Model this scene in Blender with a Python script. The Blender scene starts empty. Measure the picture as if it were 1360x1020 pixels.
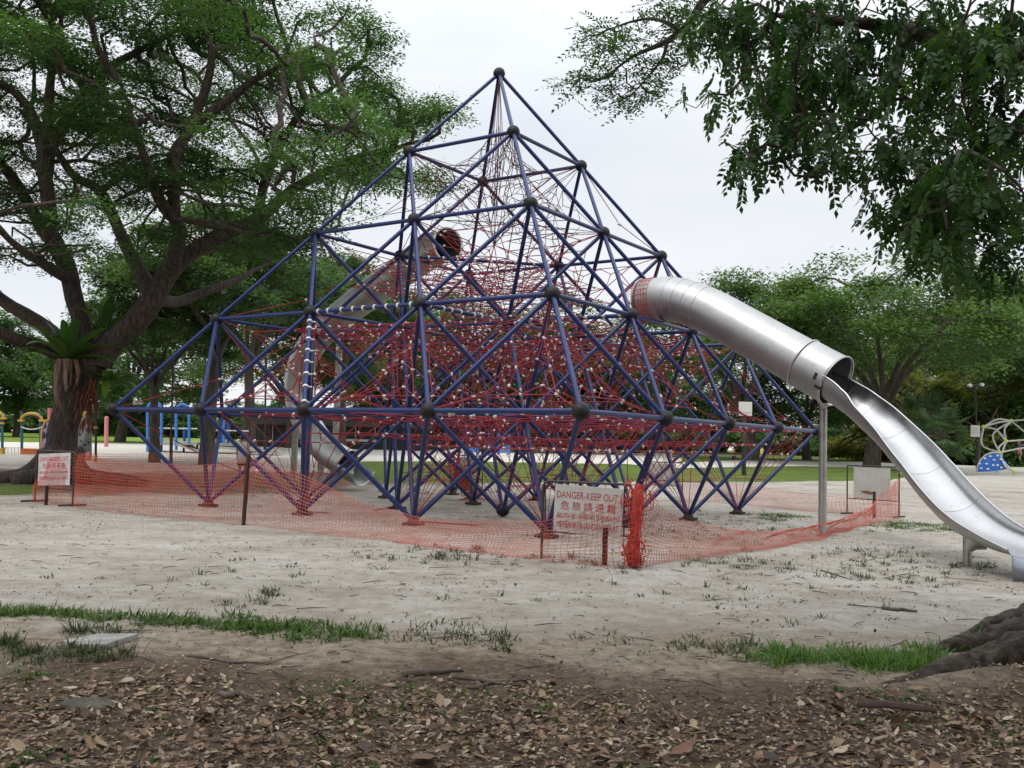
import bpy, math, random
import numpy as np
from mathutils import Vector, Matrix, noise as mnoise

random.seed(7)
RNG = np.random.default_rng(11)
PI = math.pi
SC = bpy.context.scene
COL = SC.collection

# ------------------------------------------------------------------ camera
CAMZ, PITCH, ROLL, FPX = 1.557, 0.0606, 0.0275, 1285.0
_r = np.array([1.0, 0, 0]); _f = np.array([0, math.cos(PITCH), math.sin(PITCH)]); _u = np.cross(_r, _f)
R2 = _r * math.cos(ROLL) + _u * math.sin(ROLL)
U2 = -_r * math.sin(ROLL) + _u * math.cos(ROLL)
CAMP = np.array([0, 0, CAMZ])

def smooth(a, b, x):
    t = np.clip((x - a) / (b - a), 0, 1)
    return t * t * (3 - 2 * t)

def hz(x, y):
    """height of the park ground: flat playground, gentle rise behind it"""
    return 0.75 * smooth(34, 80, y) + 0.5 * smooth(80, 150, y)

def ray(px, py):
    return _f + R2 * ((px - 680) / FPX) - U2 * ((py - 510) / FPX)

def at(px, py, Y):
    d = ray(px, py)
    return CAMP + d * (Y / d[1])

def gnd(px, py):
    """the ground point seen in that direction"""
    d = ray(px, py)
    t = 5.0
    for k in range(400):
        p = CAMP + d * t
        g = p[2] - hz(p[0], p[1])
        if g < 0.0005: break
        t += max(0.002, g * 3.0 if t < 120 else g * 6)
        if t > 400: break
    p = CAMP + d * t
    p[2] = float(hz(p[0], p[1]))
    return p

def project(p):
    d = np.asarray(p, float) - CAMP
    zz = d @ _f
    return 680 + FPX * (d @ R2) / zz, 510 - FPX * (d @ U2) / zz

cam_data = bpy.data.cameras.new('camera')
cam = bpy.data.objects.new('camera', cam_data); COL.objects.link(cam)
m = Matrix.Identity(4)
for i in range(3):
    m[i][0] = R2[i]; m[i][1] = U2[i]; m[i][2] = -_f[i]; m[i][3] = CAMP[i]
cam.matrix_world = m
cam_data.sensor_width = 36.0; cam_data.sensor_fit = 'HORIZONTAL'
cam_data.lens = 36.0 * FPX / 1360
cam_data.clip_start = 0.05; cam_data.clip_end = 3000
SC.camera = cam

# ------------------------------------------------------------------ materials
def NT(mt):
    mt.use_nodes = True
    return mt.node_tree.nodes, mt.node_tree.links

def srgb(r, g, b):
    f = lambda c: c / 12.92 if c <= 0.04045 else ((c + 0.055) / 1.055) ** 2.4
    return (f(r / 255), f(g / 255), f(b / 255), 1)

def mat(name, c, rough=0.6, metal=0.0, c2=None, scale=6.0, bump=0.0, bscale=40.0, stretch=None, coat=0.0, detail=4.0, spec=None, contrast=(0.35, 0.65)):
    mt = bpy.data.materials.new(name); n, l = NT(mt)
    b = n['Principled BSDF']
    b.inputs['Roughness'].default_value = rough; b.inputs['Metallic'].default_value = metal
    b.inputs['Coat Weight'].default_value = coat
    if spec is not None: b.inputs['Specular IOR Level'].default_value = spec
    c = tuple(c[:3]) + (1,)
    b.inputs['Base Color'].default_value = c
    tc = n.new('ShaderNodeTexCoord'); mp = n.new('ShaderNodeMapping')
    l.new(tc.outputs['Object'], mp.inputs['Vector'])
    if stretch: mp.inputs['Scale'].default_value = stretch
    if c2 is not None:
        tx = n.new('ShaderNodeTexNoise'); tx.inputs['Scale'].default_value = scale; tx.inputs['Detail'].default_value = detail
        tx.inputs['Roughness'].default_value = 0.65
        l.new(mp.outputs['Vector'], tx.inputs['Vector'])
        rp = n.new('ShaderNodeValToRGB'); rp.color_ramp.elements[0].position = contrast[0]; rp.color_ramp.elements[1].position = contrast[1]
        rp.color_ramp.elements[0].color = c; rp.color_ramp.elements[1].color = tuple(c2[:3]) + (1,)
        l.new(tx.outputs['Fac'], rp.inputs['Fac']); l.new(rp.outputs['Color'], b.inputs['Base Color'])
    if bump > 0:
        t2 = n.new('ShaderNodeTexNoise'); t2.inputs['Scale'].default_value = bscale; t2.inputs['Detail'].default_value = 5
        l.new(mp.outputs['Vector'], t2.inputs['Vector'])
        bp = n.new('ShaderNodeBump'); bp.inputs['Strength'].default_value = 1.0; bp.inputs['Distance'].default_value = bump
        l.new(t2.outputs['Fac'], bp.inputs['Height']); l.new(bp.outputs['Normal'], b.inputs['Normal'])
    return mt

def leaf_mat(name, cols, rough=0.5, trans=0.35, tcol=None, patch=0.0):
    """leaves: each leaf its own tone, with some light passing through it"""
    mt = bpy.data.materials.new(name); n, l = NT(mt)
    b = n['Principled BSDF']; out = n['Material Output']
    b.inputs['Roughness'].default_value = rough
    b.inputs['Specular IOR Level'].default_value = 0.35
    g = n.new('ShaderNodeNewGeometry')
    rp = n.new('ShaderNodeValToRGB')
    els = rp.color_ramp.elements
    while len(els) < len(cols): els.new(0.5)
    for i, c in enumerate(cols):
        els[i].position = i / max(1, len(cols) - 1); els[i].color = tuple(c[:3]) + (1,)
    fac = g.outputs['Random Per Island']
    if patch > 0:
        tx = n.new('ShaderNodeTexNoise'); tx.inputs['Scale'].default_value = patch; tx.inputs['Detail'].default_value = 2
        tc = n.new('ShaderNodeTexCoord'); l.new(tc.outputs['Object'], tx.inputs['Vector'])
        mx = n.new('ShaderNodeMath'); mx.operation = 'MULTIPLY_ADD'
        l.new(tx.outputs['Fac'], mx.inputs[0]); mx.inputs[1].default_value = 1.6
        ad = n.new('ShaderNodeMath'); ad.operation = 'MULTIPLY_ADD'; ad.inputs[1].default_value = 0.6; ad.inputs[2].default_value = -0.65
        l.new(fac, ad.inputs[0]); l.new(ad.outputs[0], mx.inputs[2]); mx.use_clamp = True
        fac = mx.outputs[0]
    l.new(fac, rp.inputs['Fac']); l.new(rp.outputs['Color'], b.inputs['Base Color'])
    if trans > 0:
        tr = n.new('ShaderNodeBsdfTranslucent'); ms = n.new('ShaderNodeMixShader'); ms.inputs[0].default_value = trans
        mc = n.new('ShaderNodeMix'); mc.data_type = 'RGBA'; mc.blend_type = 'MULTIPLY'; mc.inputs['Factor'].default_value = 1.0
        l.new(rp.outputs['Color'], mc.inputs[6]); mc.inputs[7].default_value = tuple(tcol or (1.5, 1.7, 0.6)) + (1,)
        l.new(mc.outputs[2], tr.inputs['Color'])
        l.new(b.outputs[0], ms.inputs[1]); l.new(tr.outputs[0], ms.inputs[2]); l.new(ms.outputs[0], out.inputs['Surface'])
    return mt

# ------------------------------------------------------------------ object helpers
def tag(o, label=None, cat=None, group=None, kind=None):
    if label: o['label'] = label
    if cat: o['category'] = cat
    if group: o['group'] = group
    if kind: o['kind'] = kind
    return o

def empty(name, loc, label, cat, group=None, rz=0.0):
    o = bpy.data.objects.new(name, None); COL.objects.link(o)
    o.empty_display_size = 0.2
    o.location = tuple(float(v) for v in loc); o.rotation_euler = (0, 0, rz)
    return tag(o, label, cat, group)

def link(name, me, mt=None, parent=None, loc=None):
    if mt is not None and not me.materials: me.materials.append(mt)
    o = bpy.data.objects.new(name, me); COL.objects.link(o)
    if parent is not None: o.parent = parent
    if loc is not None: o.location = tuple(float(v) for v in loc)
    return o

def copy_tree(o, parent=None):
    c = o.copy(); COL.objects.link(c)
    c.parent = parent
    for ch in o.children: copy_tree(ch, c)
    return c

def fast_mesh(name, V, F, smooth_=False):
    """V (n,3) array, F (m,k) array of equal-sized faces"""
    me = bpy.data.meshes.new(name)
    V = np.ascontiguousarray(V, dtype=np.float32); F = np.ascontiguousarray(F, dtype=np.int32)
    me.vertices.add(len(V)); me.vertices.foreach_set('co', V.ravel())
    me.loops.add(F.size); me.loops.foreach_set('vertex_index', F.ravel())
    me.polygons.add(len(F)); me.polygons.foreach_set('loop_start', np.arange(0, F.size, F.shape[1], dtype=np.int32))
    if smooth_: me.polygons.foreach_set('use_smooth', np.ones(len(F), dtype=bool))
    me.update(calc_edges=True)
    return me

def frames(P, up=None):
    P = np.asarray(P, float); n = len(P)
    T = np.empty_like(P); T[1:-1] = P[2:] - P[:-2]; T[0] = P[1] - P[0]; T[-1] = P[-1] - P[-2]
    T /= np.linalg.norm(T, axis=1)[:, None] + 1e-12
    A = np.empty_like(P); B = np.empty_like(P)
    if up is not None:
        A = np.cross(T, np.tile(up, (n, 1))); A /= np.linalg.norm(A, axis=1)[:, None] + 1e-9
        B = np.cross(A, T)
        return T, A, B
    a = np.cross(T[0], [0, 0, 1.0] if abs(T[0][2]) < 0.9 else [1.0, 0, 0]); a /= np.linalg.norm(a)
    for i in range(n):
        a = a - T[i] * (a @ T[i]); a /= np.linalg.norm(a) + 1e-12
        A[i] = a; B[i] = np.cross(T[i], a)
    return T, A, B

def spline(P, n=8):
    """Catmull-Rom through rows of P (any width)"""
    P = np.asarray(P, float)
    Q = np.vstack([2 * P[0] - P[1], P, 2 * P[-1] - P[-2]])
    out = []
    for i in range(1, len(Q) - 2):
        for k in range(n):
            t = k / n
            out.append(0.5 * ((2 * Q[i]) + (-Q[i - 1] + Q[i + 1]) * t + (2 * Q[i - 1] - 5 * Q[i] + 4 * Q[i + 1] - Q[i + 2]) * t * t
                              + (-Q[i - 1] + 3 * Q[i] - 3 * Q[i + 1] + Q[i + 2]) * t ** 3))
    out.append(P[-1])
    return np.array(out)

class MB:
    """collects shapes into one mesh"""
    def __init__(self): self.V = []; self.F = []; self.S = []; self.n = 0
    def add(self, V, F, sm=False):
        V = np.asarray(V, float)
        for f in F: self.F.append(tuple(int(i) + self.n for i in f)); self.S.append(sm)
        self.V.append(V); self.n += len(V)
        return self
    def tube(self, P, r, n=8, caps=True, sm=True, rough=0.0, closed=False, fr=1.0):
        P = np.asarray(P, float)
        if np.isscalar(r): r = np.full(len(P), float(r))
        r = np.asarray(r, float)
        T, A, B = frames(P)
        th = np.arange(n) * 2 * PI / n
        V = P[:, None] + (A[:, None] * np.cos(th)[None, :, None] + B[:, None] * np.sin(th)[None, :, None]) * r[:, None, None]
        if rough > 0:
            for i in range(len(P)):
                for k in range(n):
                    q = V[i, k]
                    d = V[i, k] - P[i]
                    V[i, k] = P[i] + d * (1 + rough * (mnoise.noise(Vector(q * 1.3 * fr)) + 0.6 * mnoise.noise(Vector(q * 3.7 * fr)) + (0.35 * mnoise.noise(Vector(q * 9.0 * fr)) if fr > 1 else 0)))
        V = V.reshape(-1, 3); F = []
        m_ = len(P)
        for i in range(m_ - 1 + (1 if closed else 0)):
            i2 = (i + 1) % m_
            for k in range(n):
                k2 = (k + 1) % n
                F.append((i * n + k, i * n + k2, i2 * n + k2, i2 * n + k))
        self.add(V, F, sm)
        if caps and not closed:
            self.add(V[:n], [tuple(range(n - 1, -1, -1))]); self.add(V[-n:], [tuple(range(n))])
        return self
    def bar(self, a, b, r, n=6, caps=True): return self.tube([a, b], r, n, caps)
    def box(self, c, s, rz=0.0, M=None):
        x, y, z = (v / 2 for v in s)
        V = np.array([(i, j, k) for i in (-x, x) for j in (-y, y) for k in (-z, z)])
        if rz:
            co, si = math.cos(rz), math.sin(rz)
            V = V @ np.array([[co, si, 0], [-si, co, 0], [0, 0, 1]])
        if M is not None: V = V @ np.asarray(M).T
        V = V + np.asarray(c, float)
        self.add(V, [(0, 1, 3, 2), (4, 6, 7, 5), (0, 4, 5, 1), (2, 3, 7, 6), (0, 2, 6, 4), (1, 5, 7, 3)])
        return self
    def sphere(self, c, r, nu=14, nv=9, s=(1, 1, 1)):
        V = []; F = []
        for j in range(nv + 1):
            p = PI * j / nv
            for i in range(nu):
                t = 2 * PI * i / nu
                V.append((r * s[0] * math.sin(p) * math.cos(t), r * s[1] * math.sin(p) * math.sin(t), r * s[2] * math.cos(p)))
        for j in range(nv):
            for i in range(nu):
                i2 = (i + 1) % nu
                F.append((j * nu + i, (j + 1) * nu + i, (j + 1) * nu + i2, j * nu + i2))
        self.add(np.array(V) + np.asarray(c, float), F, True)
        return self
    def prism(self, poly, a, b):
        """poly (n,2) in the plane; a: function (u,v)->front point, b: function ->back point"""
        n = len(poly)
        self.add(np.array([a(*p) for p in poly] + [b(*p) for p in poly]),
                 [tuple(range(n)), tuple(range(2 * n - 1, n - 1, -1))] + [(i, i + n, (i + 1) % n + n, (i + 1) % n) for i in range(n)])
        return self
    def mesh(self, name):
        me = bpy.data.meshes.new(name)
        V = np.vstack(self.V)
        me.from_pydata(V.tolist(), [], self.F)
        me.polygons.foreach_set('use_smooth', np.array(self.S, dtype=bool))
        me.update()
        return me
    def build(self, name, mt, parent=None, loc=None):
        return link(name, self.mesh(name), mt, parent, loc)

def ropes(E, r, n=4):
    """E (m,2,3) straight rope pieces -> verts, quads"""
    E = np.asarray(E, float); a = E[:, 0]; b = E[:, 1]
    T = b - a; L = np.linalg.norm(T, axis=1); ok = L > 1e-4; a, b, T, L = a[ok], b[ok], T[ok], L[ok]
    T = T / L[:, None]
    h = np.where(np.abs(T[:, 2:3]) < 0.9, np.array([[0, 0, 1.0]]), np.array([[1.0, 0, 0]]))
    A = np.cross(T, h); A /= np.linalg.norm(A, axis=1)[:, None]; B = np.cross(T, A)
    th = np.arange(n) * 2 * PI / n
    off = (A[:, None] * np.cos(th)[None, :, None] + B[:, None] * np.sin(th)[None, :, None]) * r
    V = np.concatenate([a[:, None] + off, b[:, None] + off], axis=1).reshape(-1, 3)
    base = (np.arange(len(a)) * 2 * n)[:, None]
    F = np.concatenate([base + np.array([[k, (k + 1) % n, n + (k + 1) % n, n + k]]) for k in range(n)], axis=0)
    return V, F

def leaves(C, U, N, L, W, fold=0.15):
    """diamond leaves: centre-base C, direction U, face normal N, length L, width W"""
    U = U / (np.linalg.norm(U, axis=1)[:, None] + 1e-9)
    S = np.cross(N, U); S /= np.linalg.norm(S, axis=1)[:, None] + 1e-9
    Nn = np.cross(U, S)
    L = np.broadcast_to(L, (len(C),))[:, None]; W = np.broadcast_to(W, (len(C),))[:, None]
    mid = C + U * L * 0.45
    V = np.stack([C, mid + S * W * 0.5 + Nn * W * fold, C + U * L, mid - S * W * 0.5 + Nn * W * fold], axis=1).reshape(-1, 3)
    F = (np.arange(len(C)) * 4)[:, None] + np.array([[0, 1, 2, 3]])
    return V, F

def runit(n):
    v = RNG.normal(size=(n, 3)); return v / np.linalg.norm(v, axis=1)[:, None]

# ------------------------------------------------------------------ light: an overcast day
W_ = bpy.data.worlds.new('World'); SC.world = W_; W_.use_nodes = True
n, l = W_.node_tree.nodes, W_.node_tree.links
bg = n['Background']
SUN_EL, SUN_AZ = math.radians(58), math.radians(215)
sky = n.new('ShaderNodeTexSky'); sky.sky_type = 'NISHITA'; sky.sun_disc = False
sky.sun_elevation = SUN_EL; sky.sun_rotation = SUN_AZ
tc = n.new('ShaderNodeTexCoord'); sx = n.new('ShaderNodeSeparateXYZ'); l.new(tc.outputs['Generated'], sx.inputs[0])
# cloud deck: brighter towards the zenith, faint structure
mr = n.new('ShaderNodeMapRange'); mr.inputs['From Min'].default_value = 0.3; mr.inputs['From Max'].default_value = 1.0
mr.inputs['To Min'].default_value = 1.0; mr.inputs['To Max'].default_value = 2.3; l.new(sx.outputs['Z'], mr.inputs['Value'])
mpn = n.new('ShaderNodeMapping'); mpn.inputs['Scale'].default_value = (1.2, 1.2, 4.0); l.new(tc.outputs['Generated'], mpn.inputs['Vector'])
tx = n.new('ShaderNodeTexNoise'); tx.inputs['Scale'].default_value = 2.2; tx.inputs['Detail'].default_value = 5; l.new(mpn.outputs['Vector'], tx.inputs['Vector'])
rp = n.new('ShaderNodeValToRGB'); rp.color_ramp.elements[0].position = 0.3; rp.color_ramp.elements[1].position = 0.68
rp.color_ramp.elements[0].color = (6.7, 7.05, 7.6, 1); rp.color_ramp.elements[1].color = (8.0, 8.1, 8.25, 1); l.new(tx.outputs['Fac'], rp.inputs['Fac'])
vm = n.new('ShaderNodeVectorMath'); vm.operation = 'SCALE'; l.new(rp.outputs['Color'], vm.inputs[0]); l.new(mr.outputs[0], vm.inputs['Scale'])
mx = n.new('ShaderNodeMix'); mx.data_type = 'RGBA'; mx.inputs['Factor'].default_value = 0.93
l.new(sky.outputs['Color'], mx.inputs[6]); l.new(vm.outputs[0], mx.inputs[7])
l.new(mx.outputs[2], bg.inputs['Color']); bg.inputs['Strength'].default_value = 0.1
sd = bpy.data.lights.new('sun', 'SUN'); sd.energy = 0.9; sd.angle = math.radians(14); sd.color = (1, 0.96, 0.9)
so = bpy.data.objects.new('sun', sd); COL.objects.link(so)
# direction towards the sun, matching the sky texture's rotation
sdir = Vector((math.sin(SUN_AZ) * math.cos(SUN_EL), math.cos(SUN_AZ) * math.cos(SUN_EL), math.sin(SUN_EL)))
so.rotation_euler = sdir.to_track_quat('Z', 'Y').to_euler(); so.location = (0, 0, 60)
SC.view_settings.view_transform = 'Standard'; SC.view_settings.look = 'None'
SC.view_settings.exposure = 0.30; SC.view_settings.gamma = 1.0
SC.cycles.max_bounces = 6; SC.cycles.diffuse_bounces = 3; SC.cycles.glossy_bounces = 3; SC.cycles.transmission_bounces = 3
SC.cycles.transparent_max_bounces = 4
SC.cycles.use_denoising = True
# ------------------------------------------------------------------ ground
def ground_material():
    mt = bpy.data.materials.new('sand and soil'); n, l = NT(mt); b = n['Principled BSDF']
    b.inputs['Roughness'].default_value = 0.95; b.inputs['Specular IOR Level'].default_value = 0.15
    tc = n.new('ShaderNodeTexCoord'); P = tc.outputs['Object']
    def noise(s, d=4, r=0.6, st=None):
        t = n.new('ShaderNodeTexNoise'); t.inputs['Scale'].default_value = s; t.inputs['Detail'].default_value = d; t.inputs['Roughness'].default_value = r
        if st:
            mp = n.new('ShaderNodeMapping'); mp.inputs['Scale'].default_value = st; l.new(P, mp.inputs['Vector']); l.new(mp.outputs[0], t.inputs['Vector'])
        else: l.new(P, t.inputs['Vector'])
        return t.outputs['Fac']
    def ramp(f, stops):
        r = n.new('ShaderNodeValToRGB'); e = r.color_ramp.elements
        while len(e) < len(stops): e.new(0.5)
        for i, (p, c) in enumerate(stops): e[i].position = p; e[i].color = tuple(c) + (1,) if len(c) == 3 else c
        l.new(f, r.inputs['Fac']); return r.outputs['Color']
    def mix(f, a, c, typ='MIX'):
        x = n.new('ShaderNodeMix'); x.data_type = 'RGBA'; x.blend_type = typ
        if isinstance(f, float): x.inputs['Factor'].default_value = f
        else: l.new(f, x.inputs['Factor'])
        for s, v in ((6, a), (7, c)):
            if isinstance(v, tuple): x.inputs[s].default_value = v + (1,)
            else: l.new(v, x.inputs[s])
        return x.outputs[2]
    def math_(op, a, b_=0.0, c=0.0):
        x = n.new('ShaderNodeMath'); x.operation = op
        for i, v in enumerate((a, b_, c)):
            if isinstance(v, (int, float)): x.inputs[i].default_value = v
            else: l.new(v, x.inputs[i])
        return x.outputs[0]
    def rng(v, a, c):
        x = n.new('ShaderNodeMapRange'); x.interpolation_type = 'SMOOTHSTEP'
        x.inputs['From Min'].default_value = a; x.inputs['From Max'].default_value = c; l.new(v, x.inputs['Value']); return x.outputs[0]
    sp = n.new('ShaderNodeSeparateXYZ'); l.new(P, sp.inputs[0]); X, Y = sp.outputs['X'], sp.outputs['Y']
    sand = ramp(noise(0.45, 6, 0.62), [(0.3, (0.30, 0.272, 0.232)), (0.45, (0.41, 0.386, 0.344)), (0.62, (0.47, 0.45, 0.418))])
    # swept, trodden streaks
    st = ramp(noise(1.1, 5, 0.65, (0.8, 1.1, 1)), [(0.42, (1, 1, 1)), (0.72, (0.68, 0.62, 0.55))])
    sand = mix(0.85, sand, st, 'MULTIPLY')
    mott = ramp(noise(4.5, 6, 0.7), [(0.36, (0.70, 0.655, 0.60)), (0.52, (0.95, 0.94, 0.92)), (0.66, (1.08, 1.07, 1.06))])
    sand = mix(0.75, sand, mott, 'MULTIPLY')
    fine = ramp(noise(55, 3, 0.7), [(0.35, (0.68, 0.66, 0.62)), (0.6, (1.0, 1.0, 1.0))])
    sand = mix(0.55, sand, fine, 'MULTIPLY')
    # crumbs of leaf and bark lying in it, more of them in some patches
    crumbs = ramp(noise(17, 5, 0.75, (0.7, 1.6, 1)), [(0.60, (0, 0, 0)), (0.68, (1, 1, 1))])
    pat = rng(noise(0.7, 4), 0.35, 0.75)
    sand = mix(math_('MULTIPLY', crumbs, math_('MULTIPLY_ADD', pat, 1.0, 0.25)), sand, (0.10, 0.075, 0.052))
    # lighter sand far off: open-sky brightness put into the colour
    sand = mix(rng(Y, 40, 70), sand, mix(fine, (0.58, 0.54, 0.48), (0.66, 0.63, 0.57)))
    wob = noise(0.8, 5)
    yw = math_('MULTIPLY_ADD', wob, 3.6, math_('SUBTRACT', Y, 1.8))
    dirty = ramp(noise(7, 6, 0.72), [(0.32, (0.115, 0.085, 0.058)), (0.52, (0.25, 0.205, 0.155)), (0.7, (0.34, 0.30, 0.24))])
    c = mix(rng(yw, 9.6, 7.2), sand, dirty)
    soil = ramp(noise(14, 6, 0.75), [(0.3, (0.045, 0.031, 0.023)), (0.55, (0.12, 0.085, 0.06)), (0.75, (0.22, 0.165, 0.12))])
    c = mix(rng(yw, 7.3, 6.3), c, soil)
    # bare brown earth with shed leaves round the big trees
    for cx, cy, r in ((-13, 30, 9.5), (-8, 37, 8.0), (-20, 33, 8)):
        d = math_('POWER', math_('ADD', math_('POWER', math_('SUBTRACT', X, cx), 2.0), math_('POWER', math_('MULTIPLY', math_('SUBTRACT', Y, cy), 1.25), 2.0)), 0.5)
        d = math_('MULTIPLY_ADD', wob, 6.0, math_('SUBTRACT', d, 3.0))
        earth = ramp(noise(6, 6, 0.7), [(0.3, (0.055, 0.038, 0.026)), (0.55, (0.15, 0.105, 0.07)), (0.72, (0.26, 0.20, 0.14))])
        c = mix(math_('MULTIPLY', rng(d, r, r - 3.5), 0.9), c, earth)
    l.new(c, b.inputs['Base Color'])
    bp = n.new('ShaderNodeBump'); bp.inputs['Distance'].default_value = 0.02; bp.inputs['Strength'].default_value = 0.9
    hsum = math_('ADD', math_('ADD', math_('MULTIPLY', noise(9, 8, 0.7), 1.3), math_('MULTIPLY', noise(60, 3, 0.6), 0.35)), math_('MULTIPLY', noise(2.6, 4, 0.55), 3.2))
    l.new(hsum, bp.inputs['Height']); l.new(bp.outputs[0], b.inputs['Normal'])
    return mt
M_ground = ground_material()

def gh(x, y):
    """fine relief of the trodden sand, near the viewer"""
    v = Vector((x * 0.55, y * 0.55, 0)); f = float(np.clip((60 - y) / 30, 0, 1))
    z = 0.028 * mnoise.noise(v) + 0.018 * mnoise.noise(v * 2.7) + 0.009 * mnoise.noise(v * 7.1)
    z += 0.13 * math.exp(-((x - 3.75) / 0.75) ** 2 - ((y - 6.75) / 0.42) ** 2) + 0.035 * math.exp(-((x - 2.6) / 0.8) ** 2 - ((y - 6.35) / 0.2) ** 2)
    if y < 9: z += 0.010 * mnoise.noise(v * 17)
    return float(hz(x, y)) + f * z - 0.012

def graded(n_, lo, hi, c, k):
    t = np.linspace(-1, 1, n_); s = np.sinh(k * t) / math.sinh(k)
    return np.where(s < 0, c + s * (c - lo), c + s * (hi - c))
gx = graded(261, -900, 900, 0.5, 6.2); gy = graded(261, -500, 1600, 8.0, 6.6)
GX, GY = np.meshgrid(gx, gy)
GZ = np.array([[gh(x, y) if (abs(x) < 40 and -10 < y < 60) else float(hz(x, y)) - 0.012 for x in gx] for y in gy])
V = np.stack([GX, GY, GZ], axis=-1).reshape(-1, 3)
ny, nx = GX.shape
idx = np.arange(ny * nx).reshape(ny, nx)
F = np.stack([idx[:-1, :-1], idx[:-1, 1:], idx[1:, 1:], idx[1:, :-1]], axis=-1).reshape(-1, 4)
tag(link('ground', fast_mesh('ground', V, F, True), M_ground), kind='structure')

# lawns: sheets of turf a few centimetres proud of the sand
def lawn_mat(nm, c0, c1, c2):
    mt = bpy.data.materials.new(nm); n, l = NT(mt); b = n['Principled BSDF']; b.inputs['Roughness'].default_value = 0.9; b.inputs['Specular IOR Level'].default_value = 0.1
    tc = n.new('ShaderNodeTexCoord')
    t = n.new('ShaderNodeTexNoise'); t.inputs['Scale'].default_value = 0.5; t.inputs['Detail'].default_value = 9; t.inputs['Roughness'].default_value = 0.7
    l.new(tc.outputs['Object'], t.inputs['Vector'])
    r = n.new('ShaderNodeValToRGB'); e = r.color_ramp.elements; e.new(0.5)
    for i, (p, c) in enumerate(((0.3, c0), (0.52, c1), (0.7, c2))): e[i].position = p; e[i].color = c + (1,)
    l.new(t.outputs['Fac'], r.inputs['Fac']); l.new(r.outputs['Color'], b.inputs['Base Color'])
    t2 = n.new('ShaderNodeTexNoise'); t2.inputs['Scale'].default_value = 12; t2.inputs['Detail'].default_value = 6; l.new(tc.outputs['Object'], t2.inputs['Vector'])
    bp = n.new('ShaderNodeBump'); bp.inputs['Distance'].default_value = 0.12; l.new(t2.outputs['Fac'], bp.inputs['Height']); l.new(bp.outputs[0], b.inputs['Normal'])
    return mt
M_lawn = lawn_mat('park lawn', (0.075, 0.10, 0.028), (0.11, 0.16, 0.035), (0.17, 0.19, 0.06))
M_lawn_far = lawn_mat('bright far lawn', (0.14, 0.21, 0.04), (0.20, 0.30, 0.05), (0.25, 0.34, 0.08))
def sheet(name, mt, outline, step, lift=0.03):
    """ground sheet inside a polygon of ground points; ragged outer edge"""
    P2 = np.array(outline)[:, :2]
    n_ = len(P2); E = []
    for i in range(n_):
        a, b = P2[i], P2[(i + 1) % n_]; k = max(2, int(np.linalg.norm(b - a) / step))
        for t in range(k):
            q = a + (b - a) * t / k
            w = Vector((q[0] * 0.7, q[1] * 0.7, 3.3))
            E.append(q + np.array([mnoise.noise(w), mnoise.noise(w + Vector((9, 4, 1)))]) * step * 0.5)
    E = np.array(E); c = E.mean(axis=0); rings = 16; V = []; F = []
    for r in range(rings):
        f = 1 - r / rings
        for q in E:
            p = c + (q - c) * f; V.append((p[0], p[1], float(hz(p[0], p[1])) + lift * min(1, r * 0.5) - (0.02 if r == 0 else 0)))
    V.append((c[0], c[1], float(hz(*c)) + lift)); m_ = len(E)
    mb = MB(); mb.add(V, [(r * m_ + i, r * m_ + (i + 1) % m_, (r + 1) * m_ + (i + 1) % m_, (r + 1) * m_ + i) for r in range(rings - 1) for i in range(m_)], True)
    mb.add(V[(rings - 1) * m_:], [(i, (i + 1) % m_, m_) for i in range(m_)], True)
    return tag(mb.build(name, mt), kind='structure')
def gpoly(*pts): return [gnd(x, y) for x, y in pts]
sheet('lawn', M_lawn, gpoly((430, 639), (520, 640), (640, 641), (760, 640), (900, 640), (1000, 640), (1100, 639), (1180, 638), (1215, 634), (1190, 622), (1080, 619), (1000, 620), (900, 622), (830, 616), (640, 613), (520, 612), (430, 613)), 0.8)
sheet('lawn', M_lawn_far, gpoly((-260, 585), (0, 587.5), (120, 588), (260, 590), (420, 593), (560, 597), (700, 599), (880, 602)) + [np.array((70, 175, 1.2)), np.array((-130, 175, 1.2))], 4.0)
sheet('lawn', M_lawn, gpoly((900, 614.5), (960, 612), (1080, 612), (1200, 615), (1240, 620)) + [np.array((62, 150, 1.2)), np.array((24, 150, 1.2))], 3.0)
sheet('lawn', M_lawn, gpoly((-60, 657), (0, 656), (46, 655), (60, 648), (40, 644), (-60, 645)), 0.4)

# ---- grass blades, weeds, leaf litter and twigs
M_grass = leaf_mat('grass blades', [(0.018, 0.045, 0.008), (0.045, 0.10, 0.016), (0.075, 0.14, 0.03), (0.12, 0.14, 0.05)], 0.55, 0.3)
M_grass_hi = leaf_mat('fresh grass blades', [(0.045, 0.10, 0.018), (0.07, 0.155, 0.028), (0.10, 0.20, 0.04), (0.15, 0.19, 0.06)], 0.5, 0.3)
M_weed = leaf_mat('dull weeds', [(0.018, 0.032, 0.012), (0.038, 0.06, 0.02), (0.06, 0.08, 0.03), (0.10, 0.09, 0.05)], 0.65, 0.2)
M_litter = leaf_mat('fallen leaves', [(0.034, 0.021, 0.013), (0.095, 0.056, 0.033), (0.18, 0.11, 0.063), (0.28, 0.185, 0.112), (0.145, 0.072, 0.042), (0.40, 0.29, 0.195), (0.055, 0.033, 0.022), (0.52, 0.42, 0.31)], 0.6, 0.0)
M_twig = mat('dead twigs', (0.055, 0.04, 0.03), 0.85, c2=(0.14, 0.11, 0.085), scale=5)

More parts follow.
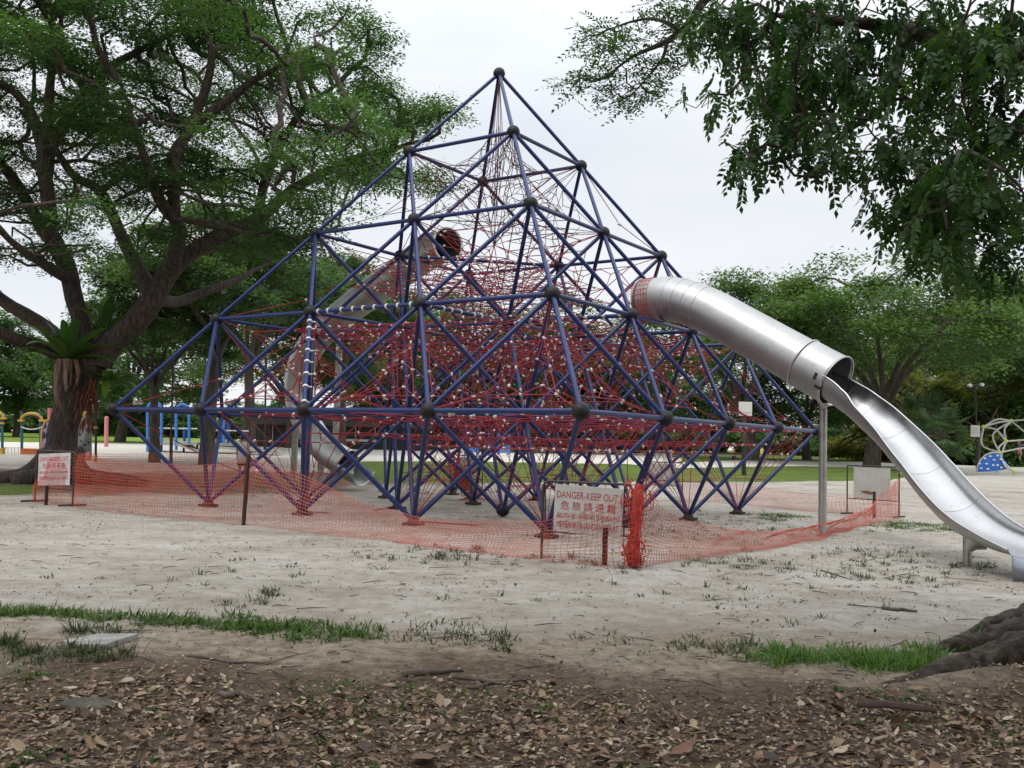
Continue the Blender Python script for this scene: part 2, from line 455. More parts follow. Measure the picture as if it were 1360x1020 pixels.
def grass_obj(name, mt, tufts, blades, hmin, hmax, w, spread):
    T = np.array(tufts); k = np.repeat(np.arange(len(T)), blades)
    C = np.zeros((len(k), 3)); ang = RNG.uniform(0, 2 * PI, len(k)); rad = np.abs(RNG.normal(0, spread, len(k)))
    C[:, 0] = T[k, 0] + np.cos(ang) * rad; C[:, 1] = T[k, 1] + np.sin(ang) * rad
    C[:, 2] = [gh(x, y) for x, y in C[:, :2]]
    C[:, 2] -= 0.004
    a2 = ang + RNG.normal(0, 0.8, len(k)); lean = RNG.uniform(0.25, 1.3, len(k))
    U = np.stack([np.cos(a2) * np.sin(lean), np.sin(a2) * np.sin(lean), np.cos(lean)], axis=1)
    N = np.stack([np.cos(a2) * np.cos(lean), np.sin(a2) * np.cos(lean), -np.sin(lean)], axis=1) + RNG.normal(0, 0.3, (len(k), 3))
    s = T[k, 2] if T.shape[1] > 2 else 1.0
    L = RNG.uniform(hmin, hmax, len(k)) * s
    # two-piece bent blades
    U2_ = U + np.array([0, 0, -0.55]) * RNG.uniform(0.3, 1.2, len(k))[:, None] + 0.0
    U2_ /= np.linalg.norm(U2_, axis=1)[:, None]
    S = np.cross(N, U); S /= np.linalg.norm(S, axis=1)[:, None] + 1e-9
    W = w * RNG.uniform(0.6, 1.3, len(k))[:, None]
    m1 = C + U * (L * 0.55)[:, None]; tip = m1 + U2_ * (L * 0.45)[:, None]
    V = np.stack([C - S * W * 0.4, C + S * W * 0.4, m1 + S * W * 0.5, m1 - S * W * 0.5, tip + S * W * 0.05, tip - S * W * 0.05], axis=1).reshape(-1, 3)
    b0 = (np.arange(len(k)) * 6)[:, None]
    F = np.concatenate([b0 + np.array([[0, 1, 2, 3]]), b0 + np.array([[3, 2, 4, 5]])])
    return tag(link(name, fast_mesh(name, V, F), mt), kind='stuff')
def along(pts, n_, jx, jy):
    """ground positions scattered about a line drawn through picture points"""
    P = np.array(pts, float); seg = np.linalg.norm(P[1:] - P[:-1], axis=1); cs = np.r_[0, np.cumsum(seg)]
    out = []
    for t in RNG.uniform(0, cs[-1], n_ * 3):
        if len(out) >= n_: break
        if mnoise.noise(Vector((t * 0.035, pts[0][0], pts[0][1]))) + 0.5 * mnoise.noise(Vector((t * 0.12, pts[0][1], 0))) < RNG.uniform(-0.42, 0.32): continue
        i = min(len(seg) - 1, int(np.searchsorted(cs, t) - 1)); i = max(i, 0)
        q = P[i] + (P[i + 1] - P[i]) * (t - cs[i]) / seg[i]
        out.append(gnd(q[0] + RNG.normal() * jx, q[1] + RNG.normal() * jy))
    return [(p[0], p[1], max(0.35, RNG.normal(0.85, 0.35))) for p in out]
# the green strip on the left
tf = along([(-40, 809), (40, 812), (110, 817), (180, 822), (250, 824), (330, 829)], 80, 9, 3.4) + along([(260, 826), (330, 830), (400, 836), (470, 839), (505, 841)], 84, 9, 5)
grass_obj('grass', M_grass, tf, 30, 0.025, 0.095, 0.013, 0.085)
tf = along([(100, 838), (190, 840)], 16, 8, 3) + along([(20, 872), (90, 868), (165, 870)], 55, 12, 7) + along([(-10, 856), (15, 852)], 14, 8, 3)
grass_obj('grass', M_weed, tf, 22, 0.04, 0.10, 0.009, 0.06)
# the bright clump on the right beside the root
tf = along([(1010, 868), (1080, 872), (1150, 874), (1210, 874), (1250, 866)], 150, 10, 5) + along([(1150, 878), (1240, 880)], 80, 12, 5) + along([(1270, 858), (1305, 850)], 26, 8, 4)
grass_obj('grass', M_grass_hi, tf, 24, 0.035, 0.105, 0.012, 0.07)
# weeds on the sand
tf = along([(480, 735), (560, 738), (640, 735), (700, 745)], 60, 14, 5) + along([(620, 728), (640, 730)], 12, 6, 3) + along([(730, 742), (850, 752)], 26, 10, 3) \
   + along([(340, 800), (385, 780)], 12, 5, 3) + along([(540, 845), (600, 835), (690, 855)], 40, 14, 8) + along([(800, 850), (900, 860), (1000, 862)], 34, 18, 6) \
   + along([(920, 745), (1000, 750), (1060, 755)], 44, 20, 6) + along([(1100, 740), (1180, 735), (1290, 755)], 90, 26, 9) + along([(1110, 760), (1200, 772), (1260, 770)], 40, 22, 5) \
   + along([(760, 700), (900, 708), (1000, 715)], 90, 30, 9) + along([(880, 690), (1060, 700)], 50, 30, 8) + along([(300, 800), (330, 806)], 5, 6, 3) + along([(60, 762), (400, 764)], 12, 40, 10) \
   + along([(560, 770), (1300, 800)], 34, 60, 22)
grass_obj('weeds', M_weed, tf, 15, 0.03, 0.095, 0.010, 0.06)
tf = along([(1170, 696), (1250, 700), (1300, 703)], 170, 18, 3) + along([(1000, 684), (1070, 687)], 70, 14, 2)
grass_obj('grass', M_grass, tf, 22, 0.03, 0.08, 0.011, 0.10)
tf = along([(270, 650), (330, 655), (420, 660)], 40, 16, 3) + along([(540, 655), (620, 650), (700, 660)], 50, 20, 4)
grass_obj('weeds', M_weed, tf, 18, 0.04, 0.12, 0.014, 0.12)
# short green shoots among the litter in front
tf = []
while len(tf) < 1300:
    x, y = RNG.uniform(-4.5, 4.5), RNG.uniform(2.2, 6.4)
    if mnoise.noise(Vector((x * 0.9, y * 0.9, 5))) + 0.34 - 0.14 * (y - 4) > RNG.uniform(0, 0.6): tf.append((x, y, RNG.uniform(0.6, 1.2)))
grass_obj('weeds', M_grass, tf, 8, 0.022, 0.06, 0.014, 0.03)

def litter(n_, box, size, dens):
    x = RNG.uniform(box[0], box[1], n_ * 4); y = RNG.uniform(box[2], box[3], n_ * 4)
    keep = np.array([dens(a, b) > RNG.random() for a, b in zip(x, y)]); x, y = x[keep][:n_], y[keep][:n_]
    k = len(x); z = np.array([gh(a, b) for a, b in zip(x, y)])
    ang = RNG.uniform(0, 2 * PI, k); tilt = RNG.normal(0, 0.28, k)
    U = np.stack([np.cos(ang) * np.cos(tilt), np.sin(ang) * np.cos(tilt), np.sin(tilt)], axis=1)
    N = np.stack([RNG.normal(0, 0.3, k), RNG.normal(0, 0.3, k), np.ones(k)], axis=1)
    S = np.cross(N, U); S /= np.linalg.norm(S, axis=1)[:, None]; Nn = np.cross(U, S)
    L = size * RNG.lognormal(0, 0.35, k)[:, None]; W = L * RNG.uniform(0.38, 0.62, (k, 1))
    C = np.stack([x, y, z + RNG.uniform(0.004, 0.022, k)], axis=1)
    cu = RNG.normal(0.06, 0.12, (k, 1)); en = RNG.normal(0.05, 0.14, (k, 1))
    a = C; tip = C + U * L + Nn * L * en
    q1, q2 = C + U * L * 0.3, C + U * L * 0.7
    V = np.stack([a, q1 + S * W * 0.46 + Nn * W * cu, q2 + S * W * 0.42 + Nn * (W * cu + L * en * 0.4), tip, q2 - S * W * 0.42 + Nn * (W * cu + L * en * 0.4), q1 - S * W * 0.46 + Nn * W * cu, q1, q2 + Nn * L * en * 0.4], axis=1).reshape(-1, 3)
    b0 = (np.arange(k) * 8)[:, None]
    F = np.concatenate([b0 + np.array([[0, 6, 1, 1]]), b0 + np.array([[1, 6, 7, 2]]), b0 + np.array([[2, 7, 3, 3]]), b0 + np.array([[3, 7, 4, 4]]), b0 + np.array([[4, 7, 6, 5]]), b0 + np.array([[5, 6, 0, 0]])])
    F3 = F[(F[:, 2] == F[:, 3])][:, :3]; F4 = F[(F[:, 2] != F[:, 3])]
    return V, F3, F4
def litter_obj(name, *a, mt=None):
    V, F3, F4 = litter(*a)
    me = bpy.data.meshes.new(name); me.from_pydata(V.tolist(), [], F3.tolist() + F4.tolist())
    return tag(link(name, me, mt or M_litter), kind='stuff')
edge = lambda x: 6.15 + 0.5 * float(smooth(1.6, 3.2, x)) + 0.5 * mnoise.noise(Vector((x * 0.8, 1.7, 0))) + 0.22 * mnoise.noise(Vector((x * 2.3, 4.7, 0)))
litter_obj('leaf_litter', 25000, (-5.0, 5.2, 2.8, 7.2), 0.041, lambda x, y: float(np.clip((edge(x) + 0.25 - y) / 0.7, 0.0, 1)) ** 1.2)
litter_obj('leaf_litter', 24000, (-5.4, 5.4, 3.0, 7.8), 0.024, lambda x, y: float(np.clip((edge(x) + 0.7 - y) / 1.0, 0.02, 1)))
litter_obj('leaf_litter', 420, (-5.0, 5.2, 2.8, 6.9), 0.085, lambda x, y: float(np.clip((edge(x) - y) / 0.5, 0, 1)))
M_debris = leaf_mat('dark crumbs', [(0.02, 0.015, 0.011), (0.05, 0.037, 0.027), (0.10, 0.075, 0.052)], 0.8, 0.0)
litter_obj('leaf_debris', 20000, (-11, 12, 6.0, 24), 0.022, lambda x, y: 0.16 + 1.1 * max(0.0, mnoise.noise(Vector((x * 0.6, y * 0.6, 8)))), mt=M_debris)
# twigs
mb = MB()
for i in range(420):
    y = RNG.uniform(3, 14) if i < 300 else RNG.uniform(4.5, 7.5); x = RNG.uniform(-0.6, 0.6) * y + 0.2
    a = RNG.uniform(0, PI); L = RNG.lognormal(-2.0, 0.6); z = gh(x, y) + 0.008
    d = np.array([math.cos(a), math.sin(a), 0]) * L / 2
    mb.tube([np.array([x, y, z]) - d, np.array([x + RNG.normal() * 0.02, y + RNG.normal() * 0.02, z + 0.006]), np.array([x, y, z]) + d], [0.004, 0.0045, 0.002], 4)
tag(mb.build('twigs', M_twig), kind='stuff')
def stick(p0, p1, r, label, mt=M_twig, k=5, wob=0.03):
    P = [p0 + (p1 - p0) * t / k for t in range(k + 1)]
    P = [np.array([p[0], p[1] + RNG.normal() * wob, gh(p[0], p[1]) + r * 0.7]) for p in P]
    P = spline(P, 4)
    o = MB().tube(P - P[0], np.linspace(r, r * 0.45, len(P)), 8, rough=0.25).build('fallen_stick', mt, None, P[0])
    return tag(o, label, 'stick', 'sticks lying on the sand')
stick(gnd(535, 897), gnd(615, 893), 0.022, 'short thick dark stick at the edge of the leaf litter, middle of the picture')
stick(gnd(600, 900), gnd(730, 906), 0.018, 'long dark stick along the edge of the leaf litter')
stick(gnd(620, 911), gnd(700, 899), 0.014, 'pale thin stick crossing the long dark one')
stick(gnd(1172, 808), gnd(1220, 812), 0.022, 'flat dark stick alone on the sand left of the slide foot')
stick(gnd(250, 870), gnd(350, 880), 0.012, 'thin brown stick on bare soil right of the white slab')
stick(gnd(1090, 757), gnd(1130, 768), 0.012, 'small arched twig below the slide post')
stick(gnd(290, 924), gnd(345, 930), 0.02, 'grey broken stick among dead leaves on the left')
# reddish curl of bark
p = gnd(1190, 952)
mb = MB(); Pb = []
for i in range(13):
    t = i / 12; th = 1.0
    for k in range(6):
        a = -1.1 + 2.2 * k / 5; w = 0.032 * math.sin(PI * (0.08 + 0.86 * t)) * (1 + 0.35 * math.sin(t * 11 + k)) + 0.008
        Pb.append((-0.22 + 0.44 * t, math.sin(a) * w, 0.035 + 0.03 * math.cos(a) + 0.02 * math.sin(3 * t)))
mb.add(Pb, [(i * 6 + k, i * 6 + k + 1, (i + 1) * 6 + k + 1, (i + 1) * 6 + k) for i in range(12) for k in range(5)], True)
o = mb.build('bark_piece', mat('red brown bark', (0.055, 0.014, 0.010), 0.7, c2=(0.022, 0.009, 0.008), scale=14, bump=0.006), None, p); o.rotation_euler = (0.25, 0, -0.25)
tag(o, 'dark red curl of bark lying on the dead leaves', 'bark')
o.modifiers.new('thick', 'SOLIDIFY').thickness = 0.008
# small stump of earth
p = gnd(120, 938); mb = MB(); mb.sphere((0, 0, 0), 0.17, 20, 12, (1, 0.6, 0.26))
me = mb.mesh('mossy_stone')
for v in me.vertices: v.co *= 1 + 0.25 * mnoise.noise(v.co * 9)
o = link('mossy_stone', me, mat('mossy stone', (0.045, 0.04, 0.03), 0.9, c2=(0.12, 0.11, 0.08), scale=9, bump=0.01), None, p)
tag(o, 'low dark mossy stone half buried in dead leaves', 'stone')
# concrete slab
c = [gnd(84, 853), gnd(128, 845.5), gnd(184, 846), gnd(140, 859), gnd(100, 858)]
base = sum(c) / 5; poly = [(q - base)[:2] for q in c]
mb = MB().prism(poly, lambda u, v: (u, v, 0.022), lambda u, v: (u, v, -0.06))
o = mb.build('concrete_slab', mat('weathered concrete', (0.36, 0.35, 0.33), 0.85, c2=(0.22, 0.21, 0.19), scale=7, bump=0.004), None, base); o.rotation_euler = (0.02, -0.02, 0)
bv = o.modifiers.new('edge', 'BEVEL'); bv.width = 0.008; bv.segments = 2
tag(o, 'broken white concrete slab lying flat at the edge of the grass', 'slab')
# ------------------------------------------------------------------ the rope-net pyramid
A_ = 2.9; YAW = -0.5969; OX, OY = 6.481, -4.284; H_ = A_ / math.sqrt(2)
def pyr(x, y, z):
    dx, dy = x - OX, y - OY
    return np.array([(dx * math.cos(YAW) - dy * math.sin(YAW)) * A_, (dx * math.sin(YAW) + dy * math.cos(YAW)) * A_, z * H_])
def node(k, i, j):
    o = abs(k - 1) / 2
    p = pyr(i + o, j + o, k)
    if k == 0: p[2] = 0.07
    return p
def size_at(k): return 4 if k == 0 else 6 - k

M_blue = mat('blue tube paint', (0.008, 0.020, 0.095), 0.32, c2=(0.018, 0.032, 0.135), scale=3, coat=0.0, spec=0.4, contrast=(0.3, 0.75))
M_ball = mat('black rubber ball', (0.007, 0.007, 0.008), 0.5, c2=(0.016, 0.016, 0.016), scale=9, spec=0.3)
M_rope = mat('red rope', (0.32, 0.024, 0.038), 0.75, c2=(0.19, 0.014, 0.022), scale=1.5)
M_rope_dark = mat('dark backlit rope', (0.065, 0.022, 0.026), 0.8, c2=(0.12, 0.022, 0.026), scale=1.2)  # upper ropes: their backlit darkness is put into the colour
M_clip = mat('white plastic ferrule', (0.68, 0.66, 0.62), 0.5, c2=(0.5, 0.48, 0.45), scale=4)
M_foot = mat('rusty painted foot', (0.045, 0.012, 0.010), 0.7, c2=(0.02, 0.009, 0.008), scale=14, bump=0.003)

pyramid = empty('climbing_pyramid', pyr(2, 2, 0), 'big blue tube pyramid frame filled with red climbing ropes, standing on the sand', 'climbing frame')
PO = pyr(2, 2, 0)

nodes = {}
for k in range(6):
    s = size_at(k)
    for i in range(s):
        for j in range(s):
            if (k, i, j) == (3, 1, 1): continue
            nodes[(k, i, j)] = node(k, i, j)
edges = []
keys = list(nodes)
for a_i, ka in enumerate(keys):
    for kb in keys[a_i + 1:]:
        if ka[0] == 0 and kb[0] == 0: continue
        if abs(np.linalg.norm(nodes[ka] - nodes[kb]) - A_) < 0.09: edges.append((ka, kb))
# one long beam carries the high platform; a few inner bars of the hollow core are left out as in the photo
edges.append(((3, 0, 1), (3, 1, 2)))
tube_unit = MB().tube([(0, 0, 0.1), (0, 0, A_ / 2), (0, 0, A_ - 0.1)], 0.043, 14).mesh('frame_tube')
tube_unit.materials.append(M_blue)
ball_unit = MB().sphere((0, 0, 0), 0.142, 20, 14).mesh('ball_joint'); ball_unit.materials.append(M_ball)
foot_unit = MB().box((0, 0, -0.055), (0.30, 0.30, 0.05)).tube([(0, 0, -0.03), (0, 0, 0.02), (0, 0, 0.09)], [0.13, 0.10, 0.06], 10).mesh('foot_plate')
foot_unit.materials.append(M_foot)
def place_tube(me, a, b, name='frame_tube', sz=1.0):
    o = link(name, me, None, pyramid)
    d = Vector((b - a).tolist()); q = d.to_track_quat('Z', 'Y')
    o.rotation_mode = 'QUATERNION'; o.rotation_quaternion = q
    o.location = tuple(a - PO); o.scale = (1, 1, d.length / A_)
    return o
def rank(e):
    mid = (nodes[e[0]] + nodes[e[1]]) / 2
    return mid[1] - 0.25 * mid[2]
edges.sort(key=rank)
for e in edges[:100]:
    place_tube(tube_unit, nodes[e[0]], nodes[e[1]])
rest = MB()
for e in edges[100:]:
    a, b = nodes[e[0]], nodes[e[1]]; d = (b - a) / np.linalg.norm(b - a)
    rest.tube([a + d * 0.1 - PO, b - d * 0.1 - PO], 0.043, 12)
tag(rest.build('frame_tubes', M_blue, pyramid), kind='stuff')
for kk, p in nodes.items():
    if kk[0] == 0 and kk != (0, 2, 1):
        o = link('foot_plate', foot_unit, None, pyramid, p - PO)
        o.rotation_euler = (0, 0, YAW)
    else:
        o = link('ball_joint', ball_unit, None, pyramid, p - PO + (np.array([0, 0, 0.08]) if kk[0] == 0 else 0))

# ---- ropes
def honey(a, b, c, n, ctr, shrink=0.86, bulge=0.10):
    """honeycomb rope pattern inside a triangle, drawn in towards ctr, tied to the three corners"""
    P = {}
    def pt(u, v, w):
        q = a * u + b * v + c * w
        q = ctr + (q - ctr) * (shrink - bulge * 27 * u * v * w)
        return q
    g = {}
    for i in range(n):
        for j in range(n - i):
            u, v = (i + 1 / 3) / n, (j + 1 / 3) / n; g[(i, j, 0)] = pt(u, v, 1 - u - v)
            if j < n - i - 1:
                u, v = (i + 2 / 3) / n, (j + 2 / 3) / n; g[(i, j, 1)] = pt(u, v, 1 - u - v)
    E = []
    for (i, j, t), p in g.items():
        if t == 1:
            for q in ((i, j, 0), (i + 1, j, 0), (i, j + 1, 0)): E.append((p, g[q]))
    E += [(g[(n - 1, 0, 0)], a), (g[(0, n - 1, 0)], b), (g[(0, 0, 0)], c)]
    for i in range(n - 1):      # the border strands
        E.append((g[(i, 0, 0)], g[(i + 1, 0, 0)])); E.append((g[(0, i, 0)], g[(0, i + 1, 0)])); E.append((g[(i, n - 1 - i, 0)], g[(i + 1, n - 2 - i, 0)]))
    return E, list(g.values())

def clips(pts, rng, frac=0.6, s=1.0):
    mb_v = []; mb_f = []
    k = 0
    B = np.array([(i, j, z) for i in (-1, 1) for j in (-1, 1) for z in (-1, 1)], float) * np.array([0.032, 0.017, 0.017]) * s
    Fq = np.array([(0, 1, 3, 2), (4, 6, 7, 5), (0, 4, 5, 1), (2, 3, 7, 6), (0, 2, 6, 4), (1, 5, 7, 3)])
    for p in pts:
        if rng.random() > frac: continue
        q = Vector((rng.normal(), rng.normal(), rng.normal())).to_track_quat('X', 'Z').to_matrix()
        mb_v.append(B @ np.array(q).T + p); mb_f.append(Fq + k); k += 8
    return np.vstack(mb_v), np.vstack(mb_f)

rg = np.random.default_rng(5)
def net_part(name, E, mt, r, pts=None, frac=0.6, label=None, s=1.0):
    V, F = ropes(np.array(E), r)
    o = link(name, fast_mesh(name, V - PO, F, True), mt, pyramid)
    if label: o['label'] = label
    if pts:
        V, F = clips(pts, rg, frac, s)
        c = link('rope_ferrules', fast_mesh('rope_ferrules', V - PO, F), M_clip, o)
        c['kind'] = 'stuff'
    return o
def cell_net(vs, faces, n, skip, E, pts, shrink=0.8, bulge=0.12):
    ctr = sum(vs) / len(vs)
    for f in faces:
        if rg.random() < skip: continue
        sh = shrink + rg.uniform(-0.1, 0.06)
        e, p = honey(vs[f[0]], vs[f[1]], vs[f[2]], n, ctr, sh, bulge); E += e; pts += p

PF = [(0, 1, 4), (1, 2, 4), (2, 3, 4), (3, 0, 4)]
# between the ring and the second level
E, P = [], []
for i in range(4):
    for j in range(4):
        sq = [node(1, i, j), node(1, i + 1, j), node(1, i + 1, j + 1), node(1, i, j + 1), node(2, i, j)]
        cell_net(sq, PF, 3, 0.93 if i == 0 else (0.66 if j == 3 or i == 3 else 0.5), E, P)
for i in range(3):
    for j in range(3):
        sq = [node(2, i, j), node(2, i + 1, j), node(2, i + 1, j + 1), node(2, i, j + 1), node(1, i + 1, j + 1)]
        cell_net(sq, PF, 3, 0.7 if i == 0 else 0.3, E, P, 0.9)
net_part('climbing_net', E, M_rope, 0.0098, P, 0.85)
# second to third level
E, P = [], []
for i in range(3):
    for j in range(3):
        sq = [node(2, i, j), node(2, i + 1, j), node(2, i + 1, j + 1), node(2, i, j + 1), node(3, i, j)]
        cell_net(sq, PF, 3, 0.95 if i == 0 else (0.75 if j == 0 else 0.4), E, P)
for i in range(2):
    for j in range(2):
        sq = [node(3, i, j), node(3, i + 1, j), node(3, i + 1, j + 1), node(3, i, j + 1), node(2, i + 1, j + 1)]
        cell_net(sq, PF, 3, 0.75 if i == 0 else 0.3, E, P, 0.9)
net_part('climbing_net', E, M_rope, 0.0098, P, 0.85)

def platform(k, x0, x1, y0, y1, dz, step, E, P, sag=0.12):
    """a horizontal net, two layers of strands"""
    nx = int(round((x1 - x0) * A_ / step)); ny = int(round((y1 - y0) * A_ / step))
    g = {}
    for i in range(nx + 1):
        for j in range(ny + 1):
            u, v = i / nx, j / ny
            p = pyr(x0 + (x1 - x0) * u, y0 + (y1 - y0) * v, k)
            p[2] += dz - sag * 16 * u * (1 - u) * v * (1 - v) + rg.normal() * 0.02
            p[:2] += rg.normal(size=2) * 0.03
            g[(i, j)] = p
    for (i, j), p in g.items():
        if (i + 1, j) in g: E.append((p, g[(i + 1, j)]))
        if (i, j + 1) in g: E.append((p, g[(i, j + 1)]))
        P.append(p)
# dense net decks
for dk, fr in (((2, 0.95, 3.4, 0.75, 3.45, -0.22, 0.36), 0.6), ((2, 1.2, 3.3, 0.9, 3.4, -0.62, 0.5), 0.6), ((1, 1.0, 3.9, 0.35, 3.7, -0.05, 0.50), 0.4), ((1, 1.4, 3.7, 0.6, 3.6, -0.40, 0.75), 0.4),
               ((3, 1.3, 2.5, 1.2, 2.9, -0.75, 0.36), 0.6), ((3, 1.2, 2.6, 1.2, 2.9, -1.15, 0.42), 0.6)):
    E, P = [], []
    platform(*dk, E, P)
    net_part('net_deck', E, M_rope, 0.009, P, fr)
# rope skirts from the ring down to the feet
for i in range(4):
    for j in range(4):
        E, P = [], []
        if i == 0 and j < 2 and rg.random() < 0.6: continue
        f = node(0, i, j)
        q = [node(1, i, j), node(1, i + 1, j), node(1, i + 1, j + 1), node(1, i, j + 1)]
        top = [f + (v - f) * 0.70 for v in q]
        ctr = sum(top) / 4
        top = [ctr + (v - ctr) * 0.9 for v in top]
        for s in range(4):
            if rg.random() < (0.8 if i == 0 else 0.52): continue
            a, b = top[s], top[(s + 1) % 4]
            n_ = 4
            row = [a + (b - a) * t / n_ for t in range(n_ + 1)]
            for t in range(n_):
                E.append((row[t], row[t + 1])); P.append(row[t])
            for t in range(n_ + 1): E.append((f + np.array([0, 0, 0.05]), row[t]))
            A0, B0 = q[s], q[(s + 1) % 4]
            up = [A0 + (B0 - A0) * (t + 0.5) / n_ for t in range(n_)]
            for t in range(n_):
                u_ = ctr + (up[t] - ctr) * 0.93
                E.append((row[t], u_)); E.append((row[t + 1], u_)); P.append(u_)
            mid = [f + (v - f) * 0.55 for v in row]
            for t in range(n_): E.append((mid[t], mid[t + 1]))
        if E: net_part('rope_skirt', E, M_rope, 0.0068, P, 0.6)
# the slack spider webs under the tip
E, P = [], []
apex = node(5, 0, 0)
l4 = [node(4, 0, 0), node(4, 1, 0), node(4, 1, 1), node(4, 0, 1)]
l3 = {(i, j): node(3, i, j) for i in range(3) for j in range(3)}
low = node(3, 1, 1)
ctr = (apex + low) / 2 + np.array([0, 0, -0.9])
def web(a, b, c, n, sh, bl):
    e, p = honey(a, b, c, n, ctr, sh, bl); E.extend(e); P.extend(p)
for s in range(4):
    web(apex, l4[s], l4[(s + 1) % 4], 4, 0.62, 0.2)
    web(low, l4[s], l4[(s + 1) % 4], 5, 0.8, 0.25)
    if s % 2: web(apex, l4[s], low, 4, 0.7, 0.05)
for s, (cn, m1, m2) in enumerate((((0, 0), (1, 0), (0, 1)), ((2, 0), (2, 1), (1, 0)), ((2, 2), (1, 2), (2, 1)), ((0, 2), (0, 1), (1, 2)))):
    if s == 3: continue
    web(l4[s], l3[m1], l3[cn], 3, 0.75, 0.1)
    web(l4[s], l3[m1], low, 4, 0.85, 0.2)
    web(l4[s], l3[m2], low, 4, 0.8, 0.2)
for m1, m2 in (((1, 0), (2, 1)), ((2, 1), (1, 2))):
    web(low, l3[m1], l3[m2], 4, 0.92, 0.15)
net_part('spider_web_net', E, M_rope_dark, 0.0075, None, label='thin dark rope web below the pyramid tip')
# a few single long ropes crossing the outer cells
for ka, kb in (((1, 0, 0), (2, 0, 1)), ((2, 0, 0), (1, 1, 1)), ((3, 0, 0), (2, 1, 1)), ((4, 0, 0), (3, 0, 1)), ((1, 0, 0), (0, 0, 1)), ((2, 0, 0), (3, 0, 1)),
               ((3, 0, 0), (2, 0, 1)), ((4, 1, 1), (3, 2, 2)), ((3, 2, 2), (2, 3, 3)), ((1, 4, 4), (1, 3, 3)), ((1, 4, 3), (2, 2, 2)), ((0, 0, 0), (1, 1, 1)), ((0, 1, 0), (0, 1, 1)), ((0, 2, 0), (0, 3, 1)), ((0, 1, 0), (1, 1, 1))):
    a, b = node(*ka), node(*kb)
    mid = (a + b) / 2 + np.array([0, 0, -0.2]) + rg.normal(size=3) * 0.12
    net_part('long_rope', [(a, mid), (mid, b)], M_rope, 0.010, [mid], 1.0, s=1.4)

# white clamps threaded along some of the tubes
clamp_unit = MB().tube([(0, 0, -0.022), (0, 0, 0.022)], 0.056, 10).bar((0.05, 0, 0), (0.12, 0, 0), 0.015).mesh('tube_clamp')
clamp_unit.materials.append(M_clip)
for ka, kb, n_ in (((2, 1, 0), (2, 2, 0), 9), ((2, 1, 0), (1, 2, 0), 8), ((2, 2, 0), (2, 2, 1), 8), ((3, 0, 1), (3, 1, 2), 10), ((2, 3, 1), (2, 2, 1), 8)):
    a, b = node(*ka), node(*kb)
    for t in range(n_):
        f = (t + 0.8 + rg.uniform(-0.2, 0.2)) / (n_ + 0.6)
        o = link('tube_clamp', clamp_unit, None, pyramid, a + (b - a) * f - PO)
        q = Vector((b - a).tolist()).to_track_quat('Z', 'Y'); o.rotation_mode = 'QUATERNION'; o.rotation_quaternion = q
# ------------------------------------------------------------------ steel slides
def steel(name, base, rough, c2):
    mt = mat(name, base, rough, 1.0, c2=c2, scale=2.2, contrast=(0.3, 0.7))
    n, l = NT(mt); b = n['Principled BSDF']
    tc = n.new('ShaderNodeTexCoord'); t = n.new('ShaderNodeTexNoise'); t.inputs['Scale'].default_value = 2.5; t.inputs['Detail'].default_value = 3
    l.new(tc.outputs['Object'], t.inputs['Vector'])
    r = n.new('ShaderNodeMapRange'); r.inputs['To Min'].default_value = rough - 0.09; r.inputs['To Max'].default_value = rough + 0.12
    l.new(t.outputs['Fac'], r.inputs['Value']); l.new(r.outputs[0], b.inputs['Roughness'])
    bp = n.new('ShaderNodeBump'); bp.inputs['Distance'].default_value = 0.008; bp.inputs['Strength'].default_value = 0.2
    t2 = n.new('ShaderNodeTexNoise'); t2.inputs['Scale'].default_value = 3.0; l.new(tc.outputs['Object'], t2.inputs['Vector'])
    l.new(t2.outputs['Fac'], bp.inputs['Height']); l.new(bp.outputs[0], b.inputs['Normal'])
    # dirt specks and runs
    t3 = n.new('ShaderNodeTexNoise'); t3.inputs['Scale'].default_value = 16; t3.inputs['Detail'].default_value = 6; t3.inputs['Roughness'].default_value = 0.7; l.new(tc.outputs['Object'], t3.inputs['Vector'])
    r3 = n.new('ShaderNodeValToRGB'); r3.color_ramp.elements[0].position = 0.60; r3.color_ramp.elements[1].position = 0.70
    r3.color_ramp.elements[0].color = (1, 1, 1, 1); r3.color_ramp.elements[1].color = (0.55, 0.52, 0.48, 1); l.new(t3.outputs['Fac'], r3.inputs['Fac'])
    mxx = n.new('ShaderNodeMix'); mxx.data_type = 'RGBA'; mxx.blend_type = 'MULTIPLY'; mxx.inputs['Factor'].default_value = 0.8
    src = b.inputs['Base Color'].links[0].from_socket; l.new(src, mxx.inputs[6]); l.new(r3.outputs['Color'], mxx.inputs[7]); l.new(mxx.outputs[2], b.inputs['Base Color'])
    return mt
M_steel = steel('brushed stainless steel', (0.47, 0.47, 0.465), 0.40, (0.40, 0.40, 0.39))
M_steel_in = steel('polished chute steel', (0.56, 0.56, 0.56), 0.27, (0.50, 0.50, 0.50))
M_steel_dull = steel('dull grey steel', (0.53, 0.54, 0.525), 0.46, (0.45, 0.455, 0.44))
M_post = mat('steel post', (0.42, 0.41, 0.39), 0.35, 0.9, c2=(0.28, 0.26, 0.24), scale=4)
M_dark = mat('dark fitting', (0.012, 0.012, 0.014), 0.5)
M_red_mesh = mat('red entrance netting', (0.50, 0.035, 0.03), 0.7)

